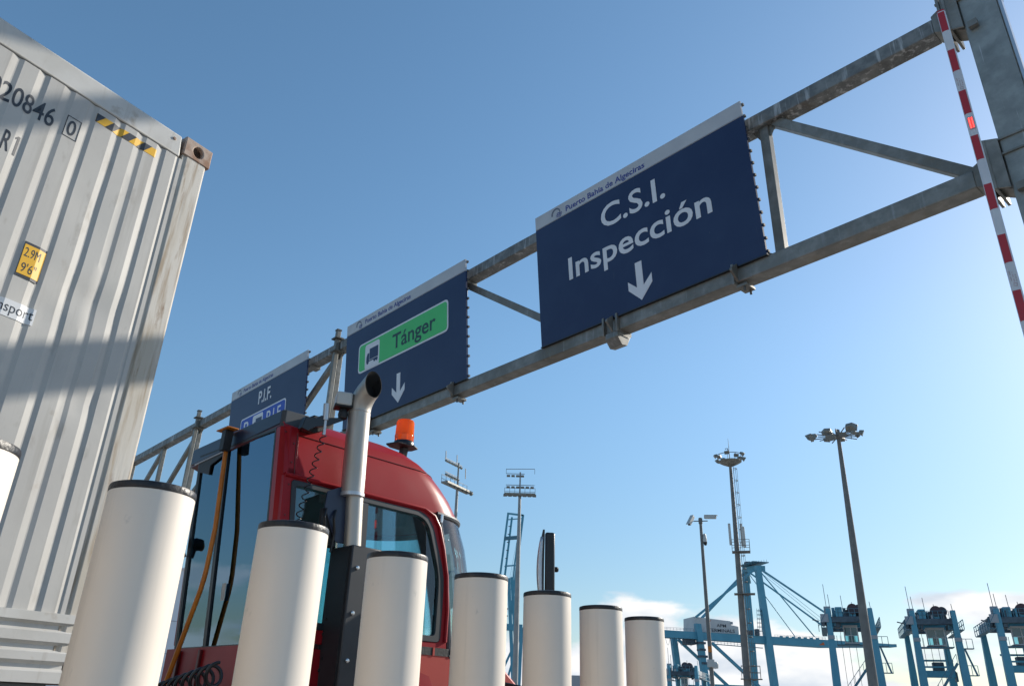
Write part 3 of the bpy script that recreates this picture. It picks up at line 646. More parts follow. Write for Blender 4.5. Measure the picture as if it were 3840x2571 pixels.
q = MB(); q.loft([rim_, [cen + (p_ - cen) * .93 for p_ in rim_], [cen + (p_ - cen) * .90 - dl * .09 for p_ in rim_]], close=True, cap1=True); q.build('exhaust_mouth', M['soot'], ex, ang=60)
q = MB(); q.lathe(et, [(PR, -.006), (PR + .002, 0), (PR, .006)], 32, d0); q.build('weld_ring', M['steelpipe'], ex)
q = MB(); q.lathe(es + d0 * .006, [(.05, -.012), (PR + .004, -.010), (PR + .004, .012), (PR, .014)], 32, d0); q.build('pipe_clamp', M['alu'], ex)
q = MB(); q.prism([T(f, .09, z) for f, z in ((.255, 2.535), (.405, 2.61), (.43, 2.61), (.45, 2.22), (.36, 2.22), (.25, 2.43))], tr * .012); q.build('pipe_bracket', M['visor'], ex, bevel=.003)
q = MB(); q.prism([T(f, .06, z) for f, z in ((.235, 2.42), (.265, 2.43), (.275, 2.38), (.30, 2.40), (.35, 2.43), (.37, 2.40), (.38, 2.18), (.25, 2.18))], tr * .03); q.build('cable_bundle', M['black'], ex, bevel=.01)
for fx, r0 in ((.26, .105), (.33, .11)):
    q = MB(); q.tube([T(fx, r0, 2.42), T(fx - .02, r0 + .02, 2.36), T(fx + .01, r0, 2.28), T(fx, r0, 2.15)], .009, 8); q.build('loose_cable', M['blackgloss'], ex)
q = MB(); q.box(0, 1, 0, 1, 0, 1); 
hb = MB(); hb.obox(T(.52, .125, 1.6), tf, tr, Z, .24, .25, 1.19); hbx = hb.build('exhaust_housing', M['heatshield'], trk, bevel=.008)
q = MB(); q.obox(T(.396, .225, 1.6), tf, tr, Z, .01, .006, 1.17); q.build('housing_seam', M['black'], hbx)
for z_ in (2.055, 1.78, 1.505):
    q = MB(); q.lathe(T(.450, .247, z_), [(.014, 0), (.014, .012), (.009, .018), (0, .019)], 12, tr); q.build('housing_bolt', M['chrome'], hbx)
for z_, r_ in ((1.75, .05), (1.66, .04), (1.52, .055), (1.45, .04)):
    q = MB(); q.lathe(T(.402, r_, z_), [(.010, 0), (.010, .008), (0, .01)], 10, -tf); q.build('housing_bolt', M['black'], hbx)
# beacon
bc = T(1.20, -.36, 3.165); q = MB(); q.prism([bc + tf * a + tr * b for a, b in ((-.13, -.05), (-.06, -.09), (.08, -.09), (.12, -.03), (.12, .05), (.05, .09), (-.10, .07))], Z * .012); 
bk = q.build('beacon_bracket', M['black'], trk, bevel=.003)
q = MB(); q.beam(bc + tf * .02 + Z * .0, T(1.22, -.40, 3.0), .05, .05); q.build('beacon_stand', M['black'], bk)
q = MB(); q.lathe(bc + Z * .012 + tf * .01, [(.086, 0), (.086, .02), (.078, .035)], 28); q.build('beacon_base', M['blackgloss'], bk)
bt = bc + Z * .035 + tf * .01
q = MB(); q.lathe(bt, [(.077, 0), (.078, .05), (.0795, .055), (.0795, .062), (.076, .067), (.073, .175), (.066, .190), (.0, .196)], 32); q.build('beacon_lens', M['amber'], bk, ang=50)
q = MB(); q.lathe(bt, [(.03, .0), (.03, .09), (.0, .1)], 16); q.build('beacon_reflector', M['chrome'], bk)
# cab interior
q = MB(); q.hexa([T(*p) for p in ((.15, -.85, 1.2), (.60, -.85, 1.2), (.60, -.42, 1.2), (.15, -.42, 1.2), (.10, -.85, 1.62), (.62, -.85, 1.58), (.62, -.42, 1.58), (.10, -.42, 1.62))]); st = q.build('driver_seat', M['seat'], trk, bevel=.04)
q = MB(); q.hexa([T(*p) for p in ((.62, -.87, 1.5), (.76, -.87, 1.5), (.76, -.42, 1.5), (.62, -.42, 1.5), (.78, -.83, 2.05), (.86, -.83, 2.05), (.86, -.46, 2.05), (.78, -.46, 2.05))])
q = MB(); q.hexa([T(*p) for p in ((.10, -.87, 1.55), (.22, -.87, 1.55), (.22, -.42, 1.55), (.10, -.42, 1.55), (.05, -.82, 1.95), (.14, -.82, 1.95), (.14, -.46, 1.95), (.05, -.46, 1.95))]); q.build('seat_back', M['seat'], st, bevel=.04)
q = MB(); q.obox(T(1.40, -.62, 1.60), tf, tr, Z, .35, 1.1, .22); q.build('dashboard', M['seat'], trk, bevel=.04)
pts = [T(1.12 + .06 * math.sin(a), -.64 + .2 * math.cos(a), 1.80 + .16 * math.sin(a)) for a in [2 * math.pi * k / 24 for k in range(25)]]
q = MB(); q.tube(pts, .014, 8, caps=False); q.build('steering_wheel', M['black'], trk)
q = MB(); q.prism([T(1.15, r_, z_) for r_, z_ in ((-.35, 2.60), (-.20, 2.60), (-.22, 2.50), (-.33, 2.50))], tf * .04); q.build('sun_blind', M['headliner'], trk)
# right-hand mirror
vd = V((.055, 1, 0)).normalized(); vp = V((vd.y, -vd.x, 0)); mc = T(2.03, .5, 2.28)
q = MB(); q.loft([[mc + vp * a + vd * b + Z * zz for a, b in ((-.03, -.11), (.045, -.10), (.045, .10), (-.03, .11))] for zz in (-.36, .22)], close=True, cap0=True, cap1=True); mr_ = q.build('mirror_housing', M['blackgloss'], trk, bevel=.015)
ml = []
for zz in [-.36 + .04 * k for k in range(16)]:
    t = (zz + .06) / .30; bul = .035 * max(0, 1 - t * t) + .022
    ml.append([mc + vp * (-.03 - bul * c_) + vd * b + Z * zz for b, c_ in ((-.10, .75), (0, 1.0), (.10, .75), (.10, .1), (-.10, .1))])
q = MB(); q.loft(ml, close=True, cap0=True, cap1=True); mg = q.build('mirror_shell', M['blackgloss'], mr_, ang=60)
q = MB(); q.loft([[mc + vp * (-.035 - (.033 * max(0, 1 - ((zz + .06) / .30) ** 2) + .012) * k_) - vd * .102 + Z * zz for k_ in (.35, 1.25)] for zz in [-.34 + .035 * k for k in range(16)]]); q.build('mirror_glass', M['alu'], mg, solid=.003)
q = MB(); q.lathe(mc + vp * .045 + Z * -.04, [(.02, 0), (.02, .02), (.012, .03)], 12, vp); q.build('mirror_knob', M['black'], mr_)
q = MB(); q.tube([mc + vp * .03 + Z * -.3, mc + Z * -.9 + vp * .03, T(1.95, .05, 1.45)], .016, 8); q.build('mirror_arm', M['black'], mr_)
for f, r_, w_ in ((1.75, .05, .3), (1.75, -1.55, .3), (-1.6, .0, .3), (-1.6, -1.5, .3)):
    q = MB(); q.lathe(T(f, r_ - .15, .52), [(.28, 0), (.49, .01), (.52, .06), (.52, .26), (.49, .31), (.28, .32)], 32, tr); wv = q.build('wheel', M['tyre'], trk)
    q = MB(); q.lathe(T(f, r_ - .08, .52), [(.29, 0), (.29, .2), (.1, .17), (.1, .25), (0, .25)], 20, tr); q.build('rim', M['rim'], wv)
for r_ in (-.3, -1.2):
    q = MB(); q.obox(T(-.2, r_, .78), tf, tr, Z, 4.6, .12, .28); q.build('chassis_rail', M['chassis'], trk)
q = MB(); q.lathe(T(-1.6, -.75, .95), [(.1, 0), (.5, .0), (.5, .06), (.1, .08)], 24); q.build('fifth_wheel', M['dark_steel'], trk)

# ------------------------------------------------------------------ sign gantry
ga = R(-42); gu = V((math.sin(ga), math.cos(ga), 0)); gn = V((-.743145, -.669131, 0)); G0 = V((4.25501, 5.81860, 0))
def G(s, off, z): return G0 + gu * s + gn * off + Z * z
gan = empty('sign_gantry', G(11, .1, 0), 'long galvanised steel truss gantry carrying the navy lane signs', 'gantry')
CW = .2
def tz(s): return 7.49 + .11 * min(1, max(0, (s + .3) / 6.2))
def chord(nm, zf, mat, s0, s1, h):
    q = MB(); st_ = [s0, 1, 2, 3, 4, 5, 6, 9, 12, 15, 18, 21, s1]
    q.loft([[G(s, 0, zf(s)), G(s, CW, zf(s)), G(s, CW, zf(s) + h), G(s, 0, zf(s) + h)] for s in st_], close=True, cap0=True, cap1=True)
    return q.build(nm, M[mat], gan, bevel=.012, ang=25)
chord('lower_chord', lambda s: 5.62, 'galv', -.02, 24, .185)
chord('upper_chord', tz, 'galv_streak', -.02, 24, .185)
zt = 7.60; zl = 5.80
def member(nm, s0, z0, s1, z1, w_=.11, off=.09, mat='galv'):
    q = MB(); q.beam(G(s0, off, z0), G(s1, off, z1), .10, w_, gn.cross(G(s1, off, z1) - G(s0, off, z0))); return q.build(nm, M[mat], gan, bevel=.006)
for s in (1.93, 4.75, 7.5, 11.38, 14.1, 18.15, 20.55, 23.0): member('vertical_post', s, zl, s, tz(s) + .01)
for a, b in ((1.80, -.02), (7.45, 4.85), (11.30, 14.0), (18.05, 20.45), (20.5, 22.9), (4.70, 2.05), (14.2, 17.9)): member('diagonal_brace', a, tz(a) + .02, b, zl - .005)
for s in (1.93, 7.5, 11.38, 18.15):
    q = MB(); q.prism([G(s + a, .095, b) for a, b in ((-.16, tz(s) + .02), (.16, tz(s) + .02), (.07, tz(s) - .14), (-.07, tz(s) - .14))], gn * .012); q.build('gusset_plate', M['galv'], gan)
# front posts clamped to the chords beside the signs
for s in (11.25, 18.0):
    q = MB(); q.beam(G(s, .25, 5.45), G(s, .25, 8.0), .085, .08, gu); fp = q.build('clamped_post', M['galv'], gan, bevel=.006)
    for zc in (5.71, tz(s) + .09):
        for dz in (-.14, .14):
            q = MB(); q.beam(G(s - .1, .24, zc + dz), G(s + .1, .24, zc + dz), .18, .025, Z); q.build('clamp_plate', M['dark_steel'], fp)
    q = MB(); q.beam(G(s, .25, 8.0), G(s, .25, 8.03), .10, .095, gu); q.build('post_cap', M['dark_steel'], fp)
# splice flanges and hangers under the lower chord
def hanger(s, big=False):
    w_ = .085
    for ds in ((-.0,) if not big else (-.12, .10)):
        q = MB(); q.frame([G(s + ds, a, b) for a, b in ((-.03, 5.585), (.25, 5.585), (.25, 5.84), (-.03, 5.84))], [G(s + ds, a, b) for a, b in ((.0, 5.619), (.201, 5.619), (.201, 5.806), (.0, 5.806))], gu * .03); q.build('chord_flange', M['galv'], gan, bevel=.003)
    q = MB(); q.prism([G(s - .05, a, b) for a, b in ((.24, 5.60), (.36, 5.70), (.36, 5.73), (.24, 5.83))], gu * .03); q.build('sign_foot', M['galv'], gan, bevel=.003)
    q = MB(); q.obox(G(s - .06, .12, 5.565), gu, gn, Z, .13, .18, .035); lug = q.build('chord_lug', M['galv'], gan, bevel=.004)
    for da in (.06, .18):
        q = MB(); q.lathe(G(s - .08, da, 5.50), [(.014, 0), (.014, .05)], 8); q.build('lug_bolt', M['dark_steel'], lug)
    if big:
        q = MB(); q.prism([G(s - .12, a, b) for a, b in ((-.02, 5.60), (.24, 5.60), (.25, 5.52), (.16, 5.42), (.06, 5.44))], gu * .20); q.build('splice_bracket', M['galv'], gan, bevel=.006)
for s, bg_ in ((2.45, 0), (4.25, 1), (7.45, 0), (9.75, 0), (14.6, 0)): hanger(s, bg_)
for s in (7.35, 12.35):
    q = MB(); q.obox(G(s, .12, tz(s) - .03), gu, gn, Z, .18, .24, .05); q.build('chord_lug', M['galv'], gan, bevel=.004)
# right support post
q = MB(); q.beam(G(-.43, .10, 0), G(-.43, .10, 10.4), .30, .30, gn); pst = q.build('support_post', M['galv_post'], gan, bevel=.012)
q = MB(); q.beam(G(-.60, .18, 0), G(-.60, .18, 10.4), .03, .10, gn); q.build('sunlit_post_edge', M['alu'], pst, bevel=.006)  # bright strip added to stand for the sunlit right edge of the post
for zc in (5.71, tz(0) + .09):
    q = MB(); q.hexa([G(-.28, .02, zc - .26), G(-.28, .22, zc - .26), G(-.02, .22, zc - .10), G(-.02, .02, zc - .10), G(-.28, .02, zc + .25), G(-.28, .22, zc + .25), G(-.02, .22, zc + .11), G(-.02, .02, zc + .11)])
    hc = q.build('end_haunch', M['galv'], gan, bevel=.006)
    for s_ in (-.12, -.17):
        q = MB(); q.obox(G(s_, .12, zc + .02), gu, gn, Z, .026, .36, .52); q.build('end_flange', M['galv'], hc, bevel=.004)
    for dz in (-.10, .04, .16):
        for da in (-.02, .255):
            q = MB(); q.lathe(G(-.205, da, zc + dz + .02), [(.016, 0), (.016, .115)], 8, gu); q.build('flange_bolt', M['galv'], hc)
    for dz in (.24, .08):
        q = MB(); q.hexa([G(-.595, -.06, zc + dz), G(-.18, -.06, zc + dz), G(-.18, .275, zc + dz), G(-.595, .262, zc + dz), G(-.595, -.06, zc + dz + .018), G(-.18, -.06, zc + dz + .018), G(-.18, .275, zc + dz + .018), G(-.595, .262, zc + dz + .018)]); q.build('bracket_plate', M['galv'], hc)
    q = MB(); q.prism([G(a, .27, b) for a, b in ((-.28, zc - .27), (-.14, zc - .22), (-.14, zc + .3), (-.28, zc + .25))], gn * .02); q.build('side_gusset', M['galv'], hc)
    q = MB(); q.obox(G(-.36, .29, zc - .30), gu, gn, Z, .08, .05, .07); q.build('bracket_lug', M['galv'], hc)
# far support post, out behind the container
q = MB(); q.beam(G(24.2, .10, 0), G(24.2, .10, 10.4), .30, .30, gn); q.build('support_post', M['galv_post'], gan, bevel=.012)

# ------------------------------------------------------------------ signs (lean slightly forward)
SB = G(0, .23, 5.8); ST = G(0, .40, 7.84); sy = (ST - SB).normalized(); sx = -gu; sn = sx.cross(sy).normalized()
if sn.dot(gn) < 0: sn = -sn
def S(x, y, d=0.0): return SB + sx * x + sy * y + sn * d
ARROW = [(-.052, .6), (.052, .6), (.052, .262), (.185, .383), (.185, .262), (0, .075), (-.185, .262), (-.185, .383), (-.052, .262)]
def sign(x0, x1, label, logo_x, t0, t1, tb):
    o = empty('overhead_sign', S((x0 + x1) / 2, 0), label, 'sign', 'navy lane signs on the gantry')
    q = MB(); q.prism([S(a, b, -.03) for a, b in ((x0, 0), (x1, 0), (x1, 1.826), (x0, 1.826))], sn * .03); q.build('panel', M['navy'], o, smooth=False)
    q = MB(); q.prism([S(a, b, -.028) for a, b in ((x0, 1.828), (x1 - .005, 1.828), (x1 - .005, 2.04), (x0, 2.04))], sn * .03); hb_ = q.build('header_band', M['band'], o, smooth=False)
    q = MB(); q.obox(S((x0 + x1) / 2, 1.835, .003), sx, sy, sn, x1 - x0 - .01, .006, .003); q.build('band_edge', M['joint'], hb_, smooth=False)
    q = MB(); q.obox(S((x0 + x1) / 2, -.006, -.015), sx, sy, sn, x1 - x0 + .02, .012, .05); q.build('bottom_trim', M['blackgloss'], o, smooth=False)
    for i in range(13):
        y = .05 + i * .163
        q = MB(); q.obox(S((x0 + x1) / 2 + .006, y, -.045), sx, sy, sn, x1 - x0 + .012, .03, .03); q.build('rear_rail', M['dark_steel'], o, smooth=False)
    # port emblem: open arc with blue waves
    cx, cy = logo_x + .10, 1.93; ro, ri = .088, .066
    arc = [(cx + ro * math.cos(a), cy + ro * .95 * math.sin(a)) for a in [R(-35 + 230 * k / 20) for k in range(21)]]
    arc2 = [(cx + .006 + (ri + .012 * math.sin(math.pi * k / 20) * 0) * math.cos(a), cy - .006 + ri * .95 * math.sin(a)) for k, a in [(k, R(-35 + 230 * k / 20)) for k in range(21)]]
    q = MB(); q.loft([[S(a, b, .004) for a, b in arc], [S(a, b, .004) for a, b in arc2]]); lg = q.build('emblem_arc', M['sign_grey'], o, smooth=False)
    for j, (dx, dy, ln) in enumerate(((.02, -.02, .10), (.01, -.045, .105), (.012, -.07, .085))):
        wv = [(cx + dx + ln * t_, cy + dy + .008 * math.sin(6.28 * t_)) for t_ in [k / 10 for k in range(11)]]
        q = MB(); q.loft([[S(a, b + .006, .005) for a, b in wv], [S(a, b - .006, .005) for a, b in wv]]); q.build('emblem_wave', M['sign_blue_text'], lg, smooth=False)
    lettering('Puerto Bahía de Algeciras', SB, sx, sy, t0, t1, tb, .084, M['sign_blue_text'], o, .018, lift=sn * .004)
    for xs in (x0 + .75, x1 - .85):
        q = MB(); q.obox(S(xs, 1.0, -.10), sx, sy, sn, .09, 2.04, .08); q.build('rear_post', M['galv'], o, smooth=False)
    return o
def arrow(o, cx):
    q = MB(); q.prism([S(cx + a, b, .0) for a, b in ARROW], sn * .004); q.build('arrow', M['sign_white'], o, smooth=False)
def plate(o, x0, x1, y0, y1, nm, mat, d, rad=.07):
    q = MB(); q.prism([S(p.x, p.y, d) for p in roundpoly([V((x0, y0, 0)), V((x1, y0, 0)), V((x1, y1, 0)), V((x0, y1, 0))], rad)], sn * .004); return q.build(nm, M[mat], o, smooth=False)
def lorry(o, x0, x1, y0, y1, mat='navy'):
    w_ = x1 - x0; h_ = y1 - y0; X = lambda a: x0 + w_ * a; Y = lambda a: y0 + h_ * a
    q = MB(); q.prism([S(X(a), Y(b), .0085) for a, b in ((.32, .34), (.92, .34), (.92, .78), (.32, .78))], sn * .002); lb_ = q.build('lorry_symbol', M[mat], o, smooth=False)
    q = MB(); q.prism([S(X(a), Y(b), .0085) for a, b in ((.10, .27), (.90, .27), (.90, .32), (.30, .32), (.30, .62), (.18, .62), (.11, .48))], sn * .002); q.build('lorry_cab', M[mat], lb_, smooth=False)
    for cx in (.2, .68, .83):
        q = MB(); q.lathe(S(X(cx), Y(.25), .0085), [(.034, 0), (.034, .003)], 14, sn); q.build('lorry_wheel', M[mat], lb_, smooth=False)
s1 = sign(-5.49, -2.04, 'navy sign nearest the post, white lettering C.S.I. Inspección and down arrow', -5.174, -4.879, -3.478, 1.876)
lettering('C.S.I.', SB, sx, sy, -4.263, -3.218, 1.305, .325, M['sign_white'], s1, .015, lift=sn * .004)
lettering('Inspección', SB, sx, sy, -4.897, -2.604, .802, .326, M['sign_white'], s1, .015, lift=sn * .004)
arrow(s1, -3.735)
s2 = sign(-10.64, -7.10, 'navy sign with green Tánger panel and white arrow, behind the exhaust pipe', -10.328, -10.016, -8.59, 1.893)
plate(s2, -10.187, -7.543, .935, 1.500, 'panel_border', 'sign_white', .001, .09)
plate(s2, -10.155, -7.575, .967, 1.468, 'green_panel', 'sign_green', .0045, .07)
plate(s2, -9.962, -9.502, .955, 1.430, 'lorry_plate', 'sign_white', .0055, .06); lorry(s2, -9.962, -9.502, .955, 1.430)
lettering('Tánger', SB, sx, sy, -9.10, -7.87, 1.085, .275, M['sign_dark'], s2, .016, lift=sn * .0095)
arrow(s2, -8.90)
s3 = sign(-15.68, -12.14, 'navy sign with P.I.F. and blue panel, half hidden by the red cab roof', -15.37, -15.05, -13.63, 1.893)
lettering('P.I.F.', SB, sx, sy, -14.24, -13.63, 1.405, .285, M['sign_white'], s3, .02, lift=sn * .004)
plate(s3, -15.03, -12.93, .67, 1.225, 'panel_border', 'sign_white', .001, .09)
plate(s3, -14.998, -12.962, .702, 1.193, 'blue_panel', 'sign_blue', .0045, .07)
lettering('P', SB, sx, sy, -14.84, -14.62, .82, .30, M['sign_white'], s3, .01, lift=sn * .0095)
plate(s3, -14.42, -13.94, .76, 1.165, 'lorry_plate', 'sign_white', .0055, .06); lorry(s3, -14.42, -13.94, .76, 1.165)
lettering('P.I.F.', SB, sx, sy, -13.76, -13.05, .82, .30, M['sign_white'], s3, .008, lift=sn * .0095)

# ------------------------------------------------------------------ barrier arm, raised
BR = 6.3; ba = R(36.60); bp = V((math.sin(ba) * BR, math.cos(ba) * BR, 0)); bd = V((math.sin(ba), math.cos(ba), 0)); bs = V((bd.y, -bd.x, 0))
brr = empty('barrier_gate', bp, 'raised red and white striped barrier arm with red lights', 'barrier')
q = MB(); q.obox(bp + Z * .5 + bd * .25 , bs, bd, Z, .36, .40, 1.0); q.build('cabinet', M['orange'], brr, bevel=.02)
top = CAM.z + .9195 * BR
lean = math.tan(R(.25))
def BA(z): return bp + bs * (z - 4) * .006
sec = roundpoly([V((-.034, -.045, 0)), V((.034, -.045, 0)), V((.034, .045, 0)), V((-.034, .045, 0))], .026, 5)
q = MB(); q.loft([[BA(z) + bs * p.x + bd * p.y + Z * z for p in sec] for z in (.7, 2, 4, top - .006)], close=True, cap0=True, cap1=True); arm = q.build('arm', M['arm_white'], brr, ang=50)
edges = [(.9168, .8812), (.8455, .8076), (.772, .7329), (.6962, .658), (.6192, .5816), (.5438, .5047), (.4664, .4266), (.389, .349), (.311, .271), (.233, .193), (.155, .115)]
sl_ = [p for p in sec]
for a, b in edges:
    za, zb = CAM.z + a * BR, CAM.z + b * BR; q = MB()
    ring = [V((-.030, -.0415, 0)), V((-.028, -.0455, 0)), V((.021, -.0460, 0)), V((.0245, -.0435, 0)), V((.0245, -.030, 0)), V((-.030, -.030, 0))]
    q.loft([[BA(z) + bs * p.x + bd * p.y + Z * z for p in ring] for z in (zb, za)], close=True, cap0=True, cap1=True); q.build('red_band', M['red_band'], arm)
for tn in (.7161, .4042, .094):
    z = CAM.z + tn * BR; q = MB(); q.obox(BA(z) + bd * -.0465 + Z * z + bs * .001, bs, bd, Z, .044, .006, .128); lh = q.build('light_frame', M['faint'], arm, bevel=.002)
    q = MB(); q.obox(BA(z) + bd * -.0505 + Z * z + bs * .001, bs, bd, Z, .034, .003, .105); q.build('red_light', M['led'], lh, smooth=False)
for tn in (.7865, .4845, .175):
    z = CAM.z + tn * BR
    for j, ln in enumerate((.11, .085, .06)):
        q = MB()
        for kk_ in range(9):
            if (kk_ * 7 + j * 3) % 4: q.obox(BA(z) + bd * -.0462 + bs * (-.016 + j * .016) + Z * (z - .04 + ln * kk_ / 9), bs, bd, Z, .006, .0014, ln / 14)
        q.build('faded_print', M['faint'], arm, smooth=False)
    q = MB(); q.frame([BA(z) + bd * -.0462 + bs * a + Z * (z + b) for a, b in ((-.012, -.075), (.012, -.085), (.016, -.055), (-.006, -.05))], [BA(z) + bd * -.0462 + bs * a * .7 + Z * (z - .066 + (b + .066) * .7) for a, b in ((-.012, -.075), (.012, -.085), (.016, -.055), (-.006, -.05))], bd * -.001); q.build('faded_mark', M['faint'], arm, smooth=False)
q = MB(); q.loft([[BA(top) + (bs * p.x + bd * p.y) * k_ + Z * z for p in sec] for z, k_ in ((top - .006, 1.02), (top + .012, .97), (top + .02, .8))], close=True, cap0=True, cap1=True); q.build('arm_tip', M['red_band'], arm)

# ------------------------------------------------------------------ light masts
def flood(c, face, w_, h_, d_, parent, mat='lamp_body', tilt=0.0, nm='floodlight'):
    """a floodlight housing: tapered box with a glass front, facing `face`"""
    f = V(face).normalized(); s_ = f.cross(Z).normalized(); up = s_.cross(f).normalized(); c = V(c)
    q = MB(); q.hexa([c + s_ * a * w_ + up * b * h_ + f * e * d_ for e, k_ in ((-.5, .55), (.5, 1)) for a, b in ((-.5 * k_, -.5 * k_), (.5 * k_, -.5 * k_), (.5 * k_, .5 * k_), (-.5 * k_, .5 * k_))]); o = q.build(nm, M[mat], parent, bevel=min(w_, h_) * .06)
    q = MB(); q.obox(c + f * (d_ * .5 + .006), s_, up, f, w_ * .88, h_ * .82, .012); q.build('lamp_glass', M['lamp_glass'], o, smooth=False)
    return o
# tall mast at right, ring of big floodlights on spokes
r0 = 75.0; b0 = ray_at(23.68, 0, r0); b0.z = 0; H = 25.1
m1 = empty('light_mast', b0, 'thick tall grey light mast at right with ring of large floodlights', 'light mast', 'port light masts')
q = MB(); q.tube([b0, b0 + Z * 8 + bs * .10, b0 + Z * 16 + bs * .2, b0 + Z * H + bs * .33], [.43, .36, .28, .165], 20); q.build('mast_pole', M['mast'], m1)
tp = b0 + Z * H + bs * .33
q = MB(); q.lathe(tp - Z * .25, [(.2, 0), (.32, .1), (.32, .3), (.2, .45), (.2, .9), (.12, .95)], 20); q.build('mast_head', M['mast'], m1)
yv = V((b0.x, b0.y, 0)).normalized(); xv = V((yv.y, -yv.x, 0))
for k_ in range(18):
    a = 2 * math.pi * k_ / 18 + .1; dv = xv * math.cos(a) + yv * math.sin(a)
    q = MB(); q.beam(tp + dv * .3 + Z * .05, tp + dv * (1.75 + .25 * (k_ % 3)) + Z * (.12 + .0 * k_), .07, .07); q.build('spoke', M['mast'], m1)
for a, rr, dz, fa, w_ in ((178, 2.35, .25, 150, .95), (196, 2.2, .0, 200, .95), (118, 1.9, 1.15, 100, 1.0), (52, 1.9, 1.35, 60, 1.15), (28, 1.9, .35, 20, .7), (350, 2.0, .1, 0, .7), (325, 1.6, -.05, 330, .6), (245, 1.3, -.35, 240, .95), (285, 1.2, -.15, 290, .7), (140, 1.3, .1, 120, .6), (80, 1.2, .15, 80, .7)):
    dv = xv * math.cos(R(a)) + yv * math.sin(R(a)); fv = xv * math.cos(R(fa)) + yv * math.sin(R(fa)) - Z * .55
    lp = flood(tp + dv * rr + Z * dz, fv, w_, w_ * .62, w_ * .55, m1)
    q = MB(); q.beam(tp + dv * (rr - .1) + Z * .12, tp + dv * rr + Z * dz, .05, .05); q.build('lamp_yoke', M['mast'], lp)
# mast with caged ladder, antennas and platform
b0 = ray_at(16.16, 0, 80.0); b0.z = 0; H = 25.0
yv = V((b0.x, b0.y, 0)).normalized(); xv = V((yv.y, -yv.x, 0))
m2 = empty('light_mast', b0, 'grey light mast with caged ladder, round lamp platform and antennas', 'light mast', 'port light masts')
q = MB(); q.tube([b0, b0 + Z * 9 + xv * .12, b0 + Z * 13 + xv * .17, b0 + Z * H + xv * .32], [.36, .31, .27, .14], 18); q.build('mast_pole', M['mast'], m2)
def mp_(z): return b0 + Z * z + xv * .32 * z / H
tp = mp_(H)
q = MB(); q.lathe(tp - Z * .55, [(.25, 0), (.75, .22), (1.15, .45), (1.15, .52), (.2, .55)], 24); q.build('platform', M['lamp_body'], m2)
q = MB(); pts = [tp + (xv * math.cos(a) + yv * math.sin(a)) * 1.3 + Z * .55 for a in [2 * math.pi * k_ / 24 for k_ in range(25)]]; q.tube(pts, .035, 6, caps=False); q.build('lamp_ring', M['mast'], m2)
for k_ in range(10):
    a = 2 * math.pi * k_ / 10 + .15; dv = xv * math.cos(a) + yv * math.sin(a)
    flood(tp + dv * 1.36 + Z * (.25 + .3 * (k_ % 2)), dv - Z * .7, .5, .36, .34, m2)
    q = MB(); q.beam(tp + dv * 1.1 + Z * -.05, tp + dv * 1.3 + Z * .55, .04, .04); q.build('rail_post', M['mast'], m2)
q = MB(); q.tube([tp, tp + Z * 2.4], [.05, .012], 6); q.build('lightning_rod', M['mast'], m2)
q = MB(); q.tube([tp + Z * .8, tp - xv * .15 + Z * 1.35, tp - xv * .38 + Z * 1.3], .05, 6); q.build('davit', M['mast'], m2)
for s_ in (-.2, .2):
    q = MB(); q.beam(mp_(2) + xv * .50 + yv * s_, mp_(24.5) + xv * .27 + yv * s_, .05, .05); q.build('ladder_rail', M['mast'], m2)
for k_ in range(44):
    z = 2.3 + k_ * .5; c = mp_(z) + xv * (.52 - .25 * z / 25)
    if z < 24.3:
        q = MB(); q.beam(c - yv * .2, c + yv * .2, .05, .04); q.build('ladder_rung', M['mast'], m2)
for k_ in range(17):
    z = 4.5 + k_ * 1.23; c = mp_(z) + xv * (.52 - .25 * z / 25); pts = [c + xv * (.34 * math.sin(a)) - yv * .32 * math.cos(a) for a in [math.pi * j / 8 for j in range(9)]]
    q = MB(); q.tube(pts, .028, 5); q.build('ladder_hoop', M['mast'], m2)
for a in (.6, 1.57, 2.5):
    q = MB(); q.beam(mp_(4.5) + xv * (.48 + .34 * math.sin(a)) - yv * .32 * math.cos(a), mp_(24.2) + xv * (.27 + .34 * math.sin(a)) - yv * .32 * math.cos(a), .03, .03); q.build('cage_bar', M['mast'], m2)
for dx, zc, hh in ((-.55, 17.6, 2.1), (.55, 17.5, 2.2), (.75, 17.3, 2.0)):
    q = MB(); q.obox(mp_(zc) + xv * dx - yv * .2, xv, yv, Z, .24, .14, hh); q.build('panel_antenna', M['cam_white'], m2, bevel=.03)
for zc in (15.9, 4.6, 12.0):
    q = MB(); q.obox(mp_(zc) + xv * .38, xv, yv, Z, 1.9 if zc < 15 else 1.7, 1.2, .06); bsk = q.build('work_basket', M['mast'], m2)
    if zc > 15 or zc < 5:
        for dx in (-.45, .35, 1.2):
            for dy in (-.6, .6):
                q = MB(); q.beam(mp_(zc) + xv * dx + yv * dy, mp_(zc + 1.1) + xv * dx + yv * dy, .045, .045); q.build('basket_post', M['mast'], bsk)
        for dz in (.55, 1.1):
            for dy in (-.6, .6):
                q = MB(); q.beam(mp_(zc + dz) + xv * -.45 + yv * dy, mp_(zc + dz) + xv * 1.2 + yv * dy, .04, .04); q.build('basket_rail', M['mast'], bsk)
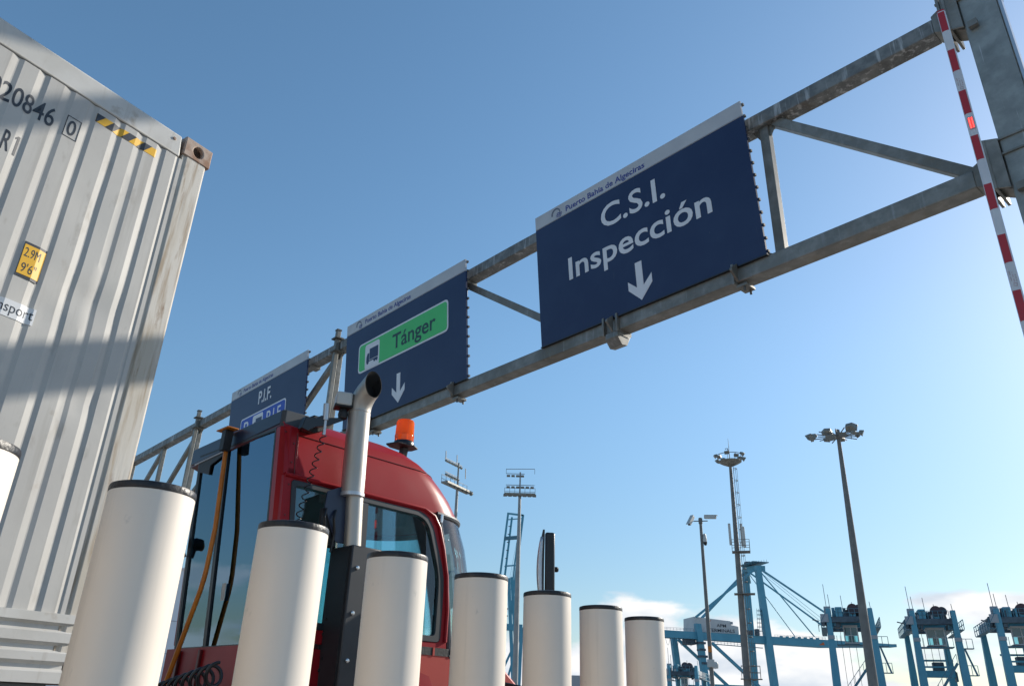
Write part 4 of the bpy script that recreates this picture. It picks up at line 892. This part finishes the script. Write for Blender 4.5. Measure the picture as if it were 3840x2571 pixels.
# camera pole
b0 = ray_at(13.98, 0, 48.0); b0.z = 0; H = 12.0
yv = V((b0.x, b0.y, 0)).normalized(); xv = V((yv.y, -yv.x, 0))
m3 = empty('camera_pole', b0, 'slim grey pole carrying two long surveillance cameras and a dome camera', 'camera pole')
q = MB(); q.tube([b0, b0 + Z * 6, b0 + Z * H], [.125, .11, .085], 14); q.build('pole', M['mast'], m3)
q = MB(); q.lathe(b0 + Z * (H - .25), [(.12, 0), (.12, .3), (.08, .34)], 14); q.build('pole_collar', M['mast'], m3)
q = MB(); q.beam(b0 + Z * (H - .1) - xv * .42, b0 + Z * (H - .1) + xv * .42, .05, .05); q.build('cross_arm', M['mast'], m3)
for c, d in ((b0 + Z * (H - .05) - xv * .55, (-xv * .35 - yv * .5 - Z * .75)), (b0 + Z * (H + .12) + xv * .58, (xv * .9 - yv * .4 - Z * .12))):
    d = d.normalized(); s_ = d.cross(Z).normalized(); up = s_.cross(d)
    q = MB(); q.obox(c, s_, d, up, .19, .72, .19); ca = q.build('surveillance_camera', M['cam_white'], m3, bevel=.02)
    q = MB(); q.obox(c + d * .05 + up * .11, s_, d, up, .23, .80, .02); q.build('camera_hood', M['cam_white'], ca)
    q = MB(); q.lathe(c + d * .355, [(.07, 0), (.07, .01)], 12, d); q.build('camera_lens', M['black'], ca)
q = MB(); q.lathe(b0 + Z * (H - 1.35) + xv * .17, [(.12, 0), (.13, .15), (.09, .42), (.05, .5)], 14); dm = q.build('dome_camera', M['cam_white'], m3)
q = MB(); q.lathe(b0 + Z * (H - 1.55) + xv * .19, [(.0, 0), (.07, .03), (.1, .12), (.11, .22)], 14); q.build('dome_cover', M['black'], dm)
q = MB(); q.obox(b0 + Z * 4.02 - yv * .15, xv, yv, Z, .40, .22, .40); q.build('pole_cabinet', M['cam_white'], m3, bevel=.02)
q = MB(); q.lathe(b0 + Z * 3.75 + xv * .22 - yv * .1, [(.0, 0), (.16, .02), (.2, .2), (.14, .34), (0, .38)], 14); q.build('pole_siren', M['cam_white'], m3)
q = MB(); q.obox(b0 + Z * 4.75 - yv * .13, xv, yv, Z, .22, .06, .3); q.build('pole_notice', M['orange'], m3)
# rectangular frame masts
def bank_mast(az, r, H, label, ang, tiers, plat_w, pole_r):
    b0 = ray_at(az, 0, r); b0.z = 0; yv = V((b0.x, b0.y, 0)).normalized(); xv = V((yv.y, -yv.x, 0))
    bx_ = xv * math.cos(ang) + yv * math.sin(ang); by_ = V((-bx_.y, bx_.x, 0))
    o = empty('light_mast', b0, label, 'light mast', 'port light masts')
    q = MB(); zp = tiers[0][0] - 1.0; q.tube([b0, b0 + Z * H * .5, b0 + Z * (zp + .05)], [pole_r, pole_r * .85, pole_r * .5], 16); q.build('mast_pole', M['mast_pale'], o)
    q = MB(); q.obox(b0 + Z * zp, bx_, by_, Z, plat_w, 1.0, .22); q.build('platform', M['lamp_body'], o)
    q = MB(); q.beam(b0 + Z * zp, b0 + Z * (tiers[-1][0] + .5), .2, .2); q.build('head_frame', M['mast_pale'], o)
    for k_ in range(7):
        x = plat_w * (k_ / 6 - .5)
        q = MB(); q.beam(b0 + bx_ * x + by_ * .45 + Z * zp, b0 + bx_ * x + by_ * .45 + Z * (zp + 1.0), .05, .05); q.build('rail_post', M['mast'], o)
        flood(b0 + bx_ * x * .95 - by_ * .3 + Z * (zp - .14), -by_ * .6 - Z * .8, .5, .4, .3, o)
    for dz in (.5, 1.0):
        q = MB(); q.beam(b0 - bx_ * plat_w / 2 + by_ * .45 + Z * (zp + dz), b0 + bx_ * plat_w / 2 + by_ * .45 + Z * (zp + dz), .045, .045); q.build('platform_rail', M['mast'], o)
    for zz, x0, x1, cnt in tiers:
        q = MB(); q.beam(b0 + bx_ * x0 + Z * (zz + .28), b0 + bx_ * x1 + Z * (zz + .28), .07, .07); q.build('lamp_bar', M['mast'], o)
        for k_ in range(cnt): flood(b0 + bx_ * (x0 + (x1 - x0) * (k_ + .5) / cnt) + Z * zz, -by_ * .85 - Z * .5, .48, .30, .34, o)
    return o, b0, bx_, by_
o, b0, bx_, by_ = bank_mast(.94, 103, 28.5, 'pale slender light mast with level lamp rows, standing before a raised crane boom', 0.0, [(28.55, -1.9, 1.95, 6), (30.1, -1.9, .6, 4)], 4.1, .37)
q = MB(); q.beam(b0 + bx_ * -1.9 + Z * 31.0, b0 + bx_ * 1.95 + Z * 31.1, .06, .06); q.build('top_rail', M['mast'], o)
for x in (-1.9, 1.95):
    q = MB(); q.beam(b0 + bx_ * x + Z * 30.4, b0 + bx_ * x + Z * 31.05, .05, .05); q.build('rail_post', M['mast'], o)
o, b0, bx_, by_ = bank_mast(-3.72, 97, 26.5, 'small distant light mast of stacked lamp rows, behind the red cab', 1.0, [(27.6, -3.0, .2, 5), (29.3, -3.2, .8, 6)], 6.0, .33)
for x, z in ((-3.0, 30.2), (-.4, 30.4), (1.8, 29.2)):
    q = MB(); q.beam(b0 + bx_ * x + Z * (z - 1.0), b0 + bx_ * x - bx_ * .1 + Z * (z + .3), .08, .08); q.build('lightning_rod', M['mast'], o)

# ------------------------------------------------------------------ ship-to-shore crane with horizontal boom
PC = V((77.5, 396.5, 0)); CE = V((.9798, .1999, 0)); CN = V((CE.y, -CE.x, 0)); back = V((math.sin(R(-11.5)), math.cos(R(-11.5)), 0)) * 18
def Q(a, t): return on_plane(a, t, PC, CN)
def Qb(a, t): return on_plane(a, t, PC + back, CN)
g0 = Q(17.8, .03); g0.z = 0
sts = empty('quay_crane', g0, 'huge light blue quay crane with lowered boom and pale machinery house', 'crane', 'quay cranes')
def cb(nm, p, q_, a, b, mat='crane', par=sts, bev=0): q = MB(); q.beam(p, q_, a, b); return q.build(nm, M[mat], par, bevel=bev)
def gz(p, z=0): p = V(p); p.z = z; return p
mid = back * .5
bl0, bl1 = Q(9.8, .0905), Q(25.35, .0773)
for k_ in (.40, .62):
    q = MB(); A, B = Q(9.8, .0) + back * (k_ - .4), Q(25.35, .0) + back * (k_ - .4)
    A.z = 36.2; B.z = 37.4; C_ = Q(21.2, 0) + back * (k_ - .4); C_.z = 35.2
    lowr = [gz(A, 36.0), gz(C_, 35.0), gz(B, 36.9)]; upr = [gz(A, 39.2), gz(C_, 38.6), gz(B, 38.2)]
    q.loft([[a_, a_ + back * .08, b_ + back * .08, b_] for a_, b_ in zip(lowr, upr)], close=True, cap0=True, cap1=True); q.build('boom_girder', M['crane'], sts)
cb('boom_end', gz(Q(25.35, 0), 37.6), gz(Q(25.35, 0) + back * .3, 37.6), 1.2, 1.4)
# legs
for off, nm in ((V((0, 0, 0)), 0), (back, 1)):
    aw = gz(Q(17.93, 0) + off); at_ = Q(17.56, .1665) + off
    if nm: at_ = Qb(16.72, .163); aw = gz(Qb(16.6, 0))
    q = MB(); q.loft([[c + CE * a * s_ + CN * b * s_ for a, b in ((-.5, -.5), (.5, -.5), (.5, .5), (-.5, .5))] for c, s_ in ((aw, 3.0), (aw.lerp(at_, .5), 3.1), (at_, 2.5))], close=True, cap0=True, cap1=True); q.build('pylon_leg', M['crane'], sts)
    la = gz(Q(13.72, 0)) if not nm else gz(Qb(12.05, 0)); lt = Q(13.28, .101) if not nm else Qb(11.62, .088)
    q = MB(); q.loft([[c + CE * a * s_ + CN * b * s_ for a, b in ((-.5, -.5), (.5, -.5), (.5, .5), (-.5, .5))] for c, s_ in ((la, 3.0), (lt, 2.7))], close=True, cap0=True, cap1=True); q.build('portal_leg', M['crane'], sts)
    cb('portal_beam', gz(la, 15), gz(aw, 15), 1.6, 2.2)
    if not nm: cb('diagonal_brace', Q(14.14, .0800), gz(Q(17.6, 0), 11), 1.3, 1.3); cb('backstay', Q(17.3, .162), Q(13.21, .1085), 1.0, 1.0); cb('forestay', Q(17.76, .1625), Q(21.6, .1115), .75, .75); cb('tie_rod', Q(17.71, .160), Q(20.65, .0872), .42, .42)
    else: cb('diagonal_brace', Qb(11.93, .0835), gz(Qb(15.7, 0), 11), 1.3, 1.3); cb('backstay', Qb(16.6, .158), Q(13.61, .1035) + back * .3, 1.0, 1.0); cb('forestay', Qb(17.0, .159), Q(21.6, .1000) + back * .3, .75, .75); cb('tie_rod', Qb(16.99, .1565), Q(19.86, .0875) + back * .3, .42, .42)
for k_ in (.05, .3): cb('boom_rope', Q(17.7, .163) + back * k_ * .5, Q(21.5, .1035 + .005 * k_) + back * k_, .13, .13)
cb('apex_beam', Q(17.9, .1635), Qb(16.70, .1625), 2.6, 2.8)
cb('apex_knee', Qb(16.95, .1480), Q(17.25, .1585) + back * .3, 1.2, 1.4)
q = MB(); q.obox((Q(17.6, .169) + Qb(17.0, .168)) / 2, CE, CN, Z, 9, 16, .4); apx = q.build('apex_platform', M['crane_rail'], sts)
for k_ in range(8):
    c = Q(17.0 + .17 * k_, .1685 + .0003 * k_); q = MB(); q.beam(gz(c, c.z - .3), gz(c, c.z + 1.4), .12, .12); q.build('platform_post', M['crane_rail'], apx)
for a in (16.85, 17.0):
    q = MB(); q.lathe(Qb(a, .1695), [(0, -.9), (1.1, -.8), (1.1, .8), (0, .9)], 14, CN); q.build('sheave', M['crane_dark'], apx)
# machinery house
def hz_(a, z, off): p = Q(a, 0) + off; p.z = z; return p
o0 = back * .12; o1 = back * .82
ho = MB(); base = [(13.15, 39.3), (16.08, 39.2), (16.08, 42.9), (15.62, 43.3), (15.60, 45.1), (13.20, 46.3)]
ho.prism([hz_(a, z, o0) for a, z in base], o1 - o0); hs_ = ho.build('machinery_house', M['crane_white'], sts, bevel=.15)
hx = CE; ho_o = hz_(14.0, 0, o0) - V((hz_(14.0, 0, o0) - PC).dot(CN) * CN) * 0
pw = lambda a: (hz_(a, 0, o0) - hz_(14.0, 0, o0)).dot(CE)
front = -CN if CN.dot(hz_(14, 0, o0) - CAM) > 0 else CN
lettering('APM', hz_(14.0, 0, o0), CE, Z, pw(14.66), pw(15.27), 42.0, 1.45, M['letters'], hs_, .006, lift=front * .12)
lettering('TERMINALS', hz_(14.0, 0, o0), CE, Z, pw(14.10), pw(15.81), 39.75, 1.45, M['letters'], hs_, .006, lift=front * .12)
q = MB(); q.prism([hz_(a, z, o0) + front * .14 for a, z in ((13.95, 44.2), (14.33, 45.0), (14.30, 44.7), (14.15, 44.1))], front * .04); q.build('house_emblem', M['crane_orange'], hs_)
q = MB(); q.prism([hz_(a, z, V((0, 0, 0))) + front * .1 for a, z in ((20.85, 35.9), (21.15, 37.4), (21.2, 36.0))], front * .05); q.build('boom_emblem', M['crane_orange'], sts)
q = MB(); q.obox(hz_(15.66, 44.2, o0), CE, CN, Z, .8, 1.0, 1.2); q.build('house_vent', M['crane_grey'], hs_)
# walkway rails along the boom, hanging walkway, trolley, cable loops
def railing(par, fn, a0, a1, z0, z1, h, cnt, w_=.10, off=V((0, 0, 0))):
    for k_ in range(cnt + 1):
        t = k_ / cnt; p = fn(a0 + (a1 - a0) * t, 0) + off; z = z0 + (z1 - z0) * t; q = MB(); q.beam(gz(p, z), gz(p, z + h), w_, w_); q.build('rail_post', M['crane_rail'], par)
    for hh in (h * .5, h):
        q = MB(); q.beam(gz(fn(a0, 0) + off, z0 + hh), gz(fn(a1, 0) + off, z1 + hh), w_, w_); q.build('walkway_rail', M['crane_rail'], par)
railing(sts, Q, 9.9, 13.0, 39.2, 39.2, 1.2, 14); railing(sts, Q, 18.2, 21.3, 38.5, 38.6, 1.2, 16, .1)
for hh in (0, .25):
    pass
cb('hanging_walkway', gz(Q(14.1, 0), 33.9), gz(Q(17.35, 0), 33.2), 1.2, .3, 'crane_rail')
railing(sts, Q, 14.1, 16.0, 34.0, 33.6, 1.5, 9, .12)
for k_ in range(7):
    p = Q(18.6 + .37 * k_, 0); cb('boom_bracket', gz(p, 38.4), gz(p, 39.3), 1.6, .25, 'crane')
q = MB(); q.obox(gz(Q(12.85, 0) + mid * .4, 34.6), CE, CN, Z, 5.0, 5, 2.6); q.build('trolley', M['crane_dark'], sts, bevel=.2)
for j in range(6):
    a0 = 11.1 + j * .30; pts = []
    for k_ in range(9):
        t = k_ / 8; p = Q(a0 + .30 * t, 0); pts.append(gz(p, 36.0 - 3.6 * (1 - (2 * t - 1) ** 2)))
    q = MB(); q.tube(pts, .075, 5); q.build('cable_loop', M['crane_dark'], sts)
for a, z, w_, h_ in ((16.45, 40.0, 1.2, 2.0), (16.72, 40.0, 1.2, 2.2), (17.1, 40.3, 1.6, 3.0)):
    q = MB(); q.obox(gz(Q(a, 0), z), CE, CN, Z, w_, 2, h_); q.build('deck_cabinet', M['crane_dark'], sts)
# stair tower on the pylon
for j in range(6):
    p = Q(17.28 + .02 * j, 0); z = 41 + j * 1.9
    cb('stair_landing', gz(p - CE * 1.1, z), gz(p + CE * 1.1, z), 1.4, .2, 'crane_rail')
for dx in (-1.1, 0, 1.1): cb('stair_post', gz(Q(17.28, 0) + CE * dx, 39), gz(Q(17.36, 0) + CE * dx, 51.5), .14, .14, 'crane_rail')
for j, (a, z) in enumerate(((13.4, 34), (13.42, 31), (13.47, 28), (13.5, 25))):
    q = MB(); q.obox(gz(Q(a, 0), z), CE, CN, Z, 3.9 - (j % 2) * .8, 3.6, 1.0); q.build('leg_platform', M['crane_dark'], sts)

# ------------------------------------------------------------------ second quay crane, boom raised
P2 = ray_at(.7, 0, 430); P2.z = 0
st2 = empty('quay_crane', P2, 'light blue quay crane with raised boom behind the slender lamp mast', 'crane', 'quay cranes')
E2 = V((1, 0, 0)); N2 = V((0, 1, 0))
def W(a, t, dy=0): p = on_plane(a, t, P2, N2); return p + N2 * dy
def c2(nm, p, q_, a, b, mat='crane'): q = MB(); q.beam(p, q_, a, b); return q.build(nm, M[mat], st2)
for a0, a1, dy in ((.12, -.62, 0), (.42, -.28, 8)):
    c2('raised_boom_chord', W(a0, .2300, dy), W(a1, .098, dy), .75, 1.1)
c2('raised_boom_tie', W(.05, .2305), W(1.25, .2285), .9, .9); c2('raised_boom_tie', W(.12, .2225), W(1.1, .2245), .5, .5)
c2('raised_boom_chord', W(1.22, .229), W(.55, .11), .9, 1.3); c2('raised_boom_chord', W(1.0, .2245, 6), W(.62, .15, 6), .6, .8)
c2('boom_walkway', W(-.1, .1985), W(.98, .2005), 1.5, 1.8, 'crane_rail'); c2('boom_walkway', W(0, .1645), W(.78, .166), .5, .7)
for a0, t0, a1, t1 in ((.85, .2, .18, .13), (.95, .195, .35, .12), (.9, .2, .3, .125)): c2('boom_rope', W(a0, t0), W(a1, t1), .12, .12, 'crane_rail')
for k_ in range(9): p = W(.17 - .04 * k_, .214 - .010 * k_); c2('boom_lamp', p, p + E2 * 1.2, .35, .35, 'crane_dark')
c2('pylon_leg', W(.30, .150), gz(W(.95, 0)), 1.5, 1.8); c2('pylon_leg', W(.55, .155, 10), gz(W(1.3, 0, 10)), 1.4, 1.8); c2('diagonal_brace', W(.25, .138), W(.95, .09), 1.1, 1.1)
c2('portal_beam', W(-1.2, .0935), W(1.35, .0925), 2.2, 3.2); c2('diagonal_brace', W(1.2, .088), gz(W(-.8, 0), 6), 1.1, 1.1); c2('diagonal_brace', W(1.25, .088, 12), gz(W(.1, 0, 12), 8), 1.1, 1.1)
c2('portal_leg', W(1.3, .093), gz(W(1.15, 0)), 1.6, 1.8)
for j in range(8): p = W(.0 + .05 * (j % 3), .1 + .0028 * j); c2('boom_machinery', p, p + E2 * 1.6, .7, .7, 'crane_dark')
for j in range(5): p = W(-.25 - .02 * j, .079 - .012 * j); c2('leg_platform', p, p + E2 * 1.4, 1.4, 1.6, 'crane_grey')

# ------------------------------------------------------------------ yard cranes (straddling frame machines)
def yard_crane(az, r, label, sp_z=8.4, W_=4.5, H=13.3, LEN=11.5, kind=0, axis=21.0):
    """local frame: x right, y away along the axis; legs at x=+-W/2, y=0 and LEN"""
    c = ray_at(az, 0, r); c.z = 0
    o = empty('yard_crane', c, label, 'crane', 'light blue yard cranes', rz=-R(axis))
    def bd_(mb, nm, mat, par=o, bev=0.0):
        me_o = mb_build_local(mb, nm, mat, par, bev); return me_o
    def bx(nm, x0, x1, y0, y1, z0, z1, mat='crane', par=o, bev=0.0):
        q = MB(); q.box(x0, x1, y0, y1, z0, z1); return bd_(q, nm, mat, par, bev)
    def bm_(nm, p, q_, a, b, mat='crane', par=o):
        q = MB(); q.beam(p, q_, a, b); return bd_(q, nm, mat, par)
    h = W_ / 2; lw = .82
    for sx_ in (-1, 1):
        for y in (0, LEN):
            zt_ = H + .6 if y == 0 else H - .2
            q = MB(); q.loft([[V((sx_ * (h + e) + a * lw * s_, y + b * lw * 1.15, z)) for a, b in ((-.5, -.5), (.5, -.5), (.5, .5), (-.5, .5))] for z, s_, e in ((0.9, 1.1, .12), (H * .55, 1.0, .04), (zt_, .62, 0))], close=True, cap0=True, cap1=True)
            lg = bd_(q, 'leg', 'crane', o, .03)
            if y == 0: bx('leg_number', sx_ * h - .38, sx_ * h + .38, -.56, -.50, H * .78, H * .78 + .42, 'crane_grey', lg)
        bx('side_beam', sx_ * h - .32, sx_ * h + .32, .5, LEN - .5, H - 1.25, H - .15, 'crane_grey', o, .03)
        bx('wheel_beam', sx_ * (h + .1) - .4, sx_ * (h + .1) + .4, -1.0, LEN + 1.0, .55, 1.2, 'crane', o, .03)
        for y in (-.3, 2.6, LEN - 2.6, LEN + .3):
            q = MB(); q.lathe((sx_ * (h + .1) - .25, y, .62), [(.3, 0), (.6, .02), (.62, .1), (.62, .4), (.6, .48), (.3, .5)], 20, (1, 0, 0)); bd_(q, 'wheel', 'tyre')
        sd = sx_ * (h + .95); bx('side_walkway', min(sx_ * (h + .35), sd), max(sx_ * (h + .35), sd), .3, LEN - .3, H - 1.6, H - 1.5, 'crane_rail')
        for y in [.3 + k_ * (LEN - .6) / 7 for k_ in range(8)]: bm_('rail_post', (sd, y, H - 1.5), (sd, y, H - .4), .08, .08, 'crane_rail')
        for zz in (H - .95, H - .4): bm_('walkway_rail', (sd, .3, zz), (sd, LEN - .3, zz), .07, .07, 'crane_rail')
    bx('front_beam', -h + .25, h - .25, -.42, .42, H - 1.0, H - .35, 'crane_dark', o, .03); bx('rear_beam', -h + .25, h - .25, LEN - .4, LEN + .4, H - 1.0, H - .3, 'crane_dark', o, .03)
    bx('sill_beam', -h + .3, h - .3, LEN * .5 - .3, LEN * .5 + .3, H - 1.05, H - .4, 'crane', o)
    # machinery on top
    for x0, x1, y0, y1, dz, mat in ((-1.55, -.75, -.3, 1.4, 1.15, 'crane'), (-.55, .25, .2, 3, .85, 'crane_dark'), (.1, .75, .0, 2.5, 1.05, 'crane'), (.5, 1.55, .6, 4, .7, 'crane_dark'), (-1.2, 1.2, 5, 9, .9, 'crane_dark'), (-.95, -.35, 1.5, 4, .6, 'crane_grey')):
        bx('engine_box', x0, x1, y0, y1, H - .38, H - .38 + dz, mat, o, .05)
    rk = random.Random(int(az * 100))
    for k_ in range(44):
        x = rk.uniform(-h + .5, h - .5); y = rk.uniform(-.4, 2.5) if k_ % 3 else rk.uniform(2, LEN * .5); sx2 = rk.uniform(.06, .35); hz2 = rk.uniform(.2, 1.15)
        bx('deck_fitting', x - sx2 / 2, x + sx2 / 2, y, y + rk.uniform(.1, .5), H - .40, H - .38 + hz2, rk.choice(('crane', 'crane_dark', 'crane_dark', 'crane_grey', 'crane_rail')))
    for k_ in range(12):
        x = rk.choice((rk.uniform(-h + .4, -1.45), rk.uniform(1.25, h - .7))); bx('hanging_fitting', x, x + rk.uniform(.1, .5), rk.uniform(-.3, 1.2), rk.uniform(1.3, 2.2), H - 1.05 - rk.uniform(.1, .55), H - 1.02, rk.choice(('crane_dark', 'crane_dark', 'crane_rail')))
    q = MB(); q.lathe((-h - .75, 1.1, H - .75), [(.1, 0), (.62, .02), (.62, .12), (.3, .16), (.3, .4), (.62, .44), (.62, .54), (.1, .56)], 20, (1, .4, 0)); bd_(q, 'cable_reel', 'crane_dark')
    bx('control_cabinet', -h - .95, -h - .05, -.62, -.5, H - 1.0, H - .05, 'crane_grey', o, .03)
    bm_('front_handrail', (-h - 1.3, -.6, H - 1.5), (-h - .3, -.6, H + .1), .07, .07, 'crane_rail'); bm_('front_handrail', (-h - 1.3, -.6, H - 2.1), (-h - 1.3, -.6, H - .9), .07, .07, 'crane_rail')
    bm_('floodlight_arm', (-h - 1.2, -.6, H - .9), (-h - 1.9, -.9, H - .75), .09, .12, 'crane_dark')
    for x, y, rr in ((.45, .25, .62), (1.15, .6, .55)):
        q = MB(); q.lathe((x, y - .35, H + .55), [(.15, 0), (rr, .02), (rr, .16), (rr * .6, .2), (rr * .6, .55), (rr, .6), (rr, .72), (.15, .75)], 24, (0, 1, 0)); bd_(q, 'hoist_drum', 'crane_drum')
    for k_ in range(7):
        x = -h + .5 + k_ * (W_ - 1) / 6; q = MB(); q.beam((x, -.35, H - .4), (x, -.35, H + .55), .06, .06); bd_(q, 'rail_post', 'crane_rail')
    for zz in (H + .1, H + .55): bm_('walkway_rail', (-h + .5, -.35, zz), (h - .5, -.35, zz), .05, .05, 'crane_rail')
    bx('top_cabinet', -h - .45, -h + .35, .5, 1.0, H - .3, H + .95, 'crane_grey', o, .04)
    for x, y, hh in ((-h - .1, .6, 3.6), (-h + .3, .8, 2.4), (-.6, 1.2, 2.3), (.6, 2, 1.6), (h + .2, 1, 1.5)): bm_('antenna', (x, y, H), (x - .08, y, H + hh), .06, .06, 'crane_dark')
    # operator cab under the frame
    cx0, cx1 = (-.95, 1.15) if kind == 0 else ((-.9, .75) if kind == 1 else (-.6, .6))
    cab_ = bx('operator_cab', cx0 + .1, cx1 - .1, 1.9, 2.0, H - 2.35, H - 1.35, 'crane_grey', o, .02)
    bx('cab_roof', cx0, cx1, 1.35, 3.1, H - 1.45, H - 1.3, 'crane_white', cab_, .02); bx('cab_floor', cx0, cx1, 1.35, 3.1, H - 3.3, H - 3.18, 'crane_white', cab_, .02); bx('cab_seat', (cx0 + cx1) / 2 - .3, (cx0 + cx1) / 2 + .35, 2.1, 2.6, H - 3.2, H - 2.3, 'crane_dark', cab_, .1)
    q = MB(); q.frame([(cx0, 1.28, H - 3.3), (cx1, 1.28, H - 3.3), (cx1, 1.28, H - 1.2), (cx0, 1.28, H - 1.2)], [(cx0 + .14, 1.28, H - 3.16), (cx1 - .14, 1.28, H - 3.16), (cx1 - .14, 1.28, H - 1.45), (cx0 + .14, 1.28, H - 1.45)], (0, .1, 0)); wf = bd_(q, 'cab_window_frame', 'crane_white', cab_)
    bx('cab_window_pane', cx0 + .14, cx1 - .14, 1.31, 1.335, H - 3.16, H - 1.45, 'glass_cab', wf)
    bx('cab_mullion', (cx0 + cx1) / 2 - .04, (cx0 + cx1) / 2 + .04, 1.27, 1.30, H - 3.16, H - 1.45, 'crane_white', wf); bx('cab_mullion', cx0 + .14, cx1 - .14, 1.265, 1.295, H - 2.42, H - 2.34, 'crane_white', wf)
    bx('cab_platform', cx0 - .9, cx1 + .7, 1.0, 3.0, H - 3.5, H - 3.4, 'crane_rail', o)
    for x in (cx0 - .85, cx0 - .45, cx1 + .65): bm_('rail_post', (x, 1.05, H - 3.4), (x, 1.05, H - 2.4), .05, .05, 'crane_rail')
    # stairs on the front
    z0_, z1_ = H * .30, H * .60
    for dz in (0, 1.0):
        for yy in (-.55,): bm_('stair_rail' if dz else 'stair_stringer', (-h + .9, yy, z0_ + dz), (h - .6, yy, z1_ + dz), .07 if dz else .12, .06 if dz else .28, 'crane_rail')
    for k_ in range(7):
        t = k_ / 6; x = -h + .9 + (W_ - 1.5) * t; z = z0_ + (z1_ - z0_) * t; bm_('rail_post', (x, -.55, z), (x, -.55, z + 1.0), .05, .05, 'crane_rail')
    bx('stair_landing', -h + .2, -h + 1.1, -.9, -.3, z0_ - .1, z0_, 'crane_rail')
    for dz in (0, 1.0): bm_('stair_stringer' if not dz else 'stair_rail', (-h + .9, -.75, z0_ + dz), (h - .6, -.75, 1.3 + dz), .07 if dz else .12, .06 if dz else .28, 'crane_rail')
    if kind != 2:
        for x0 in (h + .55,):
            for zz in (H * .5, H * .72):
                bx('ladder_landing', h + .1, h + 1.5, -.2, .8, zz, zz + .08, 'crane_rail')
                for x in (h + .8, h + 1.45): bm_('rail_post', (x, -.15, zz), (x, -.15, zz + 1.1), .06, .06, 'crane_rail')
                bm_('walkway_rail', (h + .4, -.15, zz + 1.1), (h + 1.45, -.15, zz + 1.1), .06, .06, 'crane_rail')
            bm_('stair_stringer', (h + .5, -.1, H * .72), (h + 1.3, -.1, H * .5), .1, .2, 'crane_rail')
    # spreader and its ropes
    mat_ = 'crane' if kind != 2 else 'yellow'
    sp = bx('spreader', -h + .5, h - .45, 3.2, 4.4, sp_z, sp_z + .75, mat_, o, .05); bx('spreader_end', h - .55, h - .35, 3.1, 4.5, sp_z - .45, sp_z + .6, 'crane_dark', sp)
    bx('spreader_head', -.6, .6, 3.1, 4.5, sp_z + .75, sp_z + 1.7, 'crane_dark', sp, .05); bx('spreader_bar', -h + .4, h - .4, 3.0, 3.2, sp_z + 1.05, sp_z + 1.25, 'crane', sp)
    for x in (-1.2, -.4, .4, 1.2): bm_('hoist_rope', (x, 3.8, sp_z + 1.2), (x, 3.8, H - 1), .05, .05, 'crane_dark', sp)
    bm_('tie_beam', (-h + .3, LEN * .45, sp_z + 2.0), (h - .3, LEN * .45, sp_z + 2.0), .22, .22)
    return o
def mb_build_local(mb, nm, mat, par, bev):
    me = bpy.data.meshes.new(nm); ob = bpy.data.objects.new(nm, me); COL.objects.link(ob); ob.parent = par
    me.from_pydata([tuple(v) for v in mb.v], [], mb.f); bm = bmesh.new(); bm.from_mesh(me)
    big = [f for f in bm.faces if len(f.verts) > 4]
    if big: bmesh.ops.triangulate(bm, faces=big)
    bmesh.ops.recalc_face_normals(bm, faces=bm.faces[:]); bm.to_mesh(me); bm.free(); me.materials.append(M[mat])
    me.polygons.foreach_set('use_smooth', [True] * len(me.polygons)); me.set_sharp_from_angle(angle=R(35))
    if bev:
        md = ob.modifiers.new('bevel', 'BEVEL'); md.width = bev; md.segments = 2; md.limit_method = 'ANGLE'; md.angle_limit = R(40)
    return ob
yard_crane(22.93, 108, 'light blue yard crane half hidden by the thick light mast', 3.2, W_=4.75, kind=1)
yard_crane(27.72, 112, 'light blue yard crane with its spreader hoisted, right of the thick light mast', 6.6, W_=4.45)
yard_crane(32.30, 112, 'light blue yard crane cut off by the right edge', 7.2, W_=4.45)
yard_crane(12.12, 152, 'small far light blue yard crane with yellow spreader beside the camera pole', 3.4, W_=4.75, H=9.0, LEN=10, kind=2)

# ------------------------------------------------------------------ warehouse far left, containers behind
wa = ray_at(-24, 0, 62); wa.z = 0
wd = V((math.cos(R(-24)), -math.sin(R(-24)), 0)); wn = V((wd.y, -wd.x, 0)) 
wh = empty('warehouse', wa, 'plain white clad warehouse behind the tractor cab', 'building')
q = MB(); q.obox(wa + wn * -10 + Z * 4.9 if wn.dot(wa) < 0 else wa + wn * 10 + Z * 4.9, wd, wn, Z, 22, 20, 9.8); q.build('wall', M['wall'], wh)
fr_ = -wn if wn.dot(wa) > 0 else wn
for z_ in (2.1, 4.2, 6.3):
    q = MB(); q.obox(wa + fr_ * .01 + Z * z_, wd, wn, Z, 22, .03, .03); q.build('panel_joint', M['joint'], wh)
q = MB(); q.obox(wa + fr_ * .06 + Z * 9.83, wd, wn, Z, 22.2, .2, .12); q.build('parapet', M['wall'], wh)
for az_, r_, zz, mat, lab in ((13.8, 158, 2.6, 'crane_red', 'faded red container stacked under the far yard crane'), (4.8, 96, 2.6, 'crane_grey', 'grey container standing behind the middle bollards')):
    p = ray_at(az_, 0, r_); p.z = 0; q = MB(); pr = []
    yv = V((p.x, p.y, 0)).normalized(); xv = V((yv.y, -yv.x, 0))
    co = empty('stacked_container', p, lab, 'container')
    for lv in range(2):
        q = MB(); q.obox(p + Z * (1.3 + lv * 2.62), xv, yv, Z, 6.0, 2.4, 2.55); cb_ = q.build('container_body', M[mat], co, bevel=.04)
        for k_ in range(12):
            q = MB(); q.obox(p + xv * (-2.75 + k_ * .5) - yv * 1.215 + Z * (1.3 + lv * 2.62), xv, yv, Z, .2, .04, 2.2); q.build('wall_rib', M[mat], cb_)
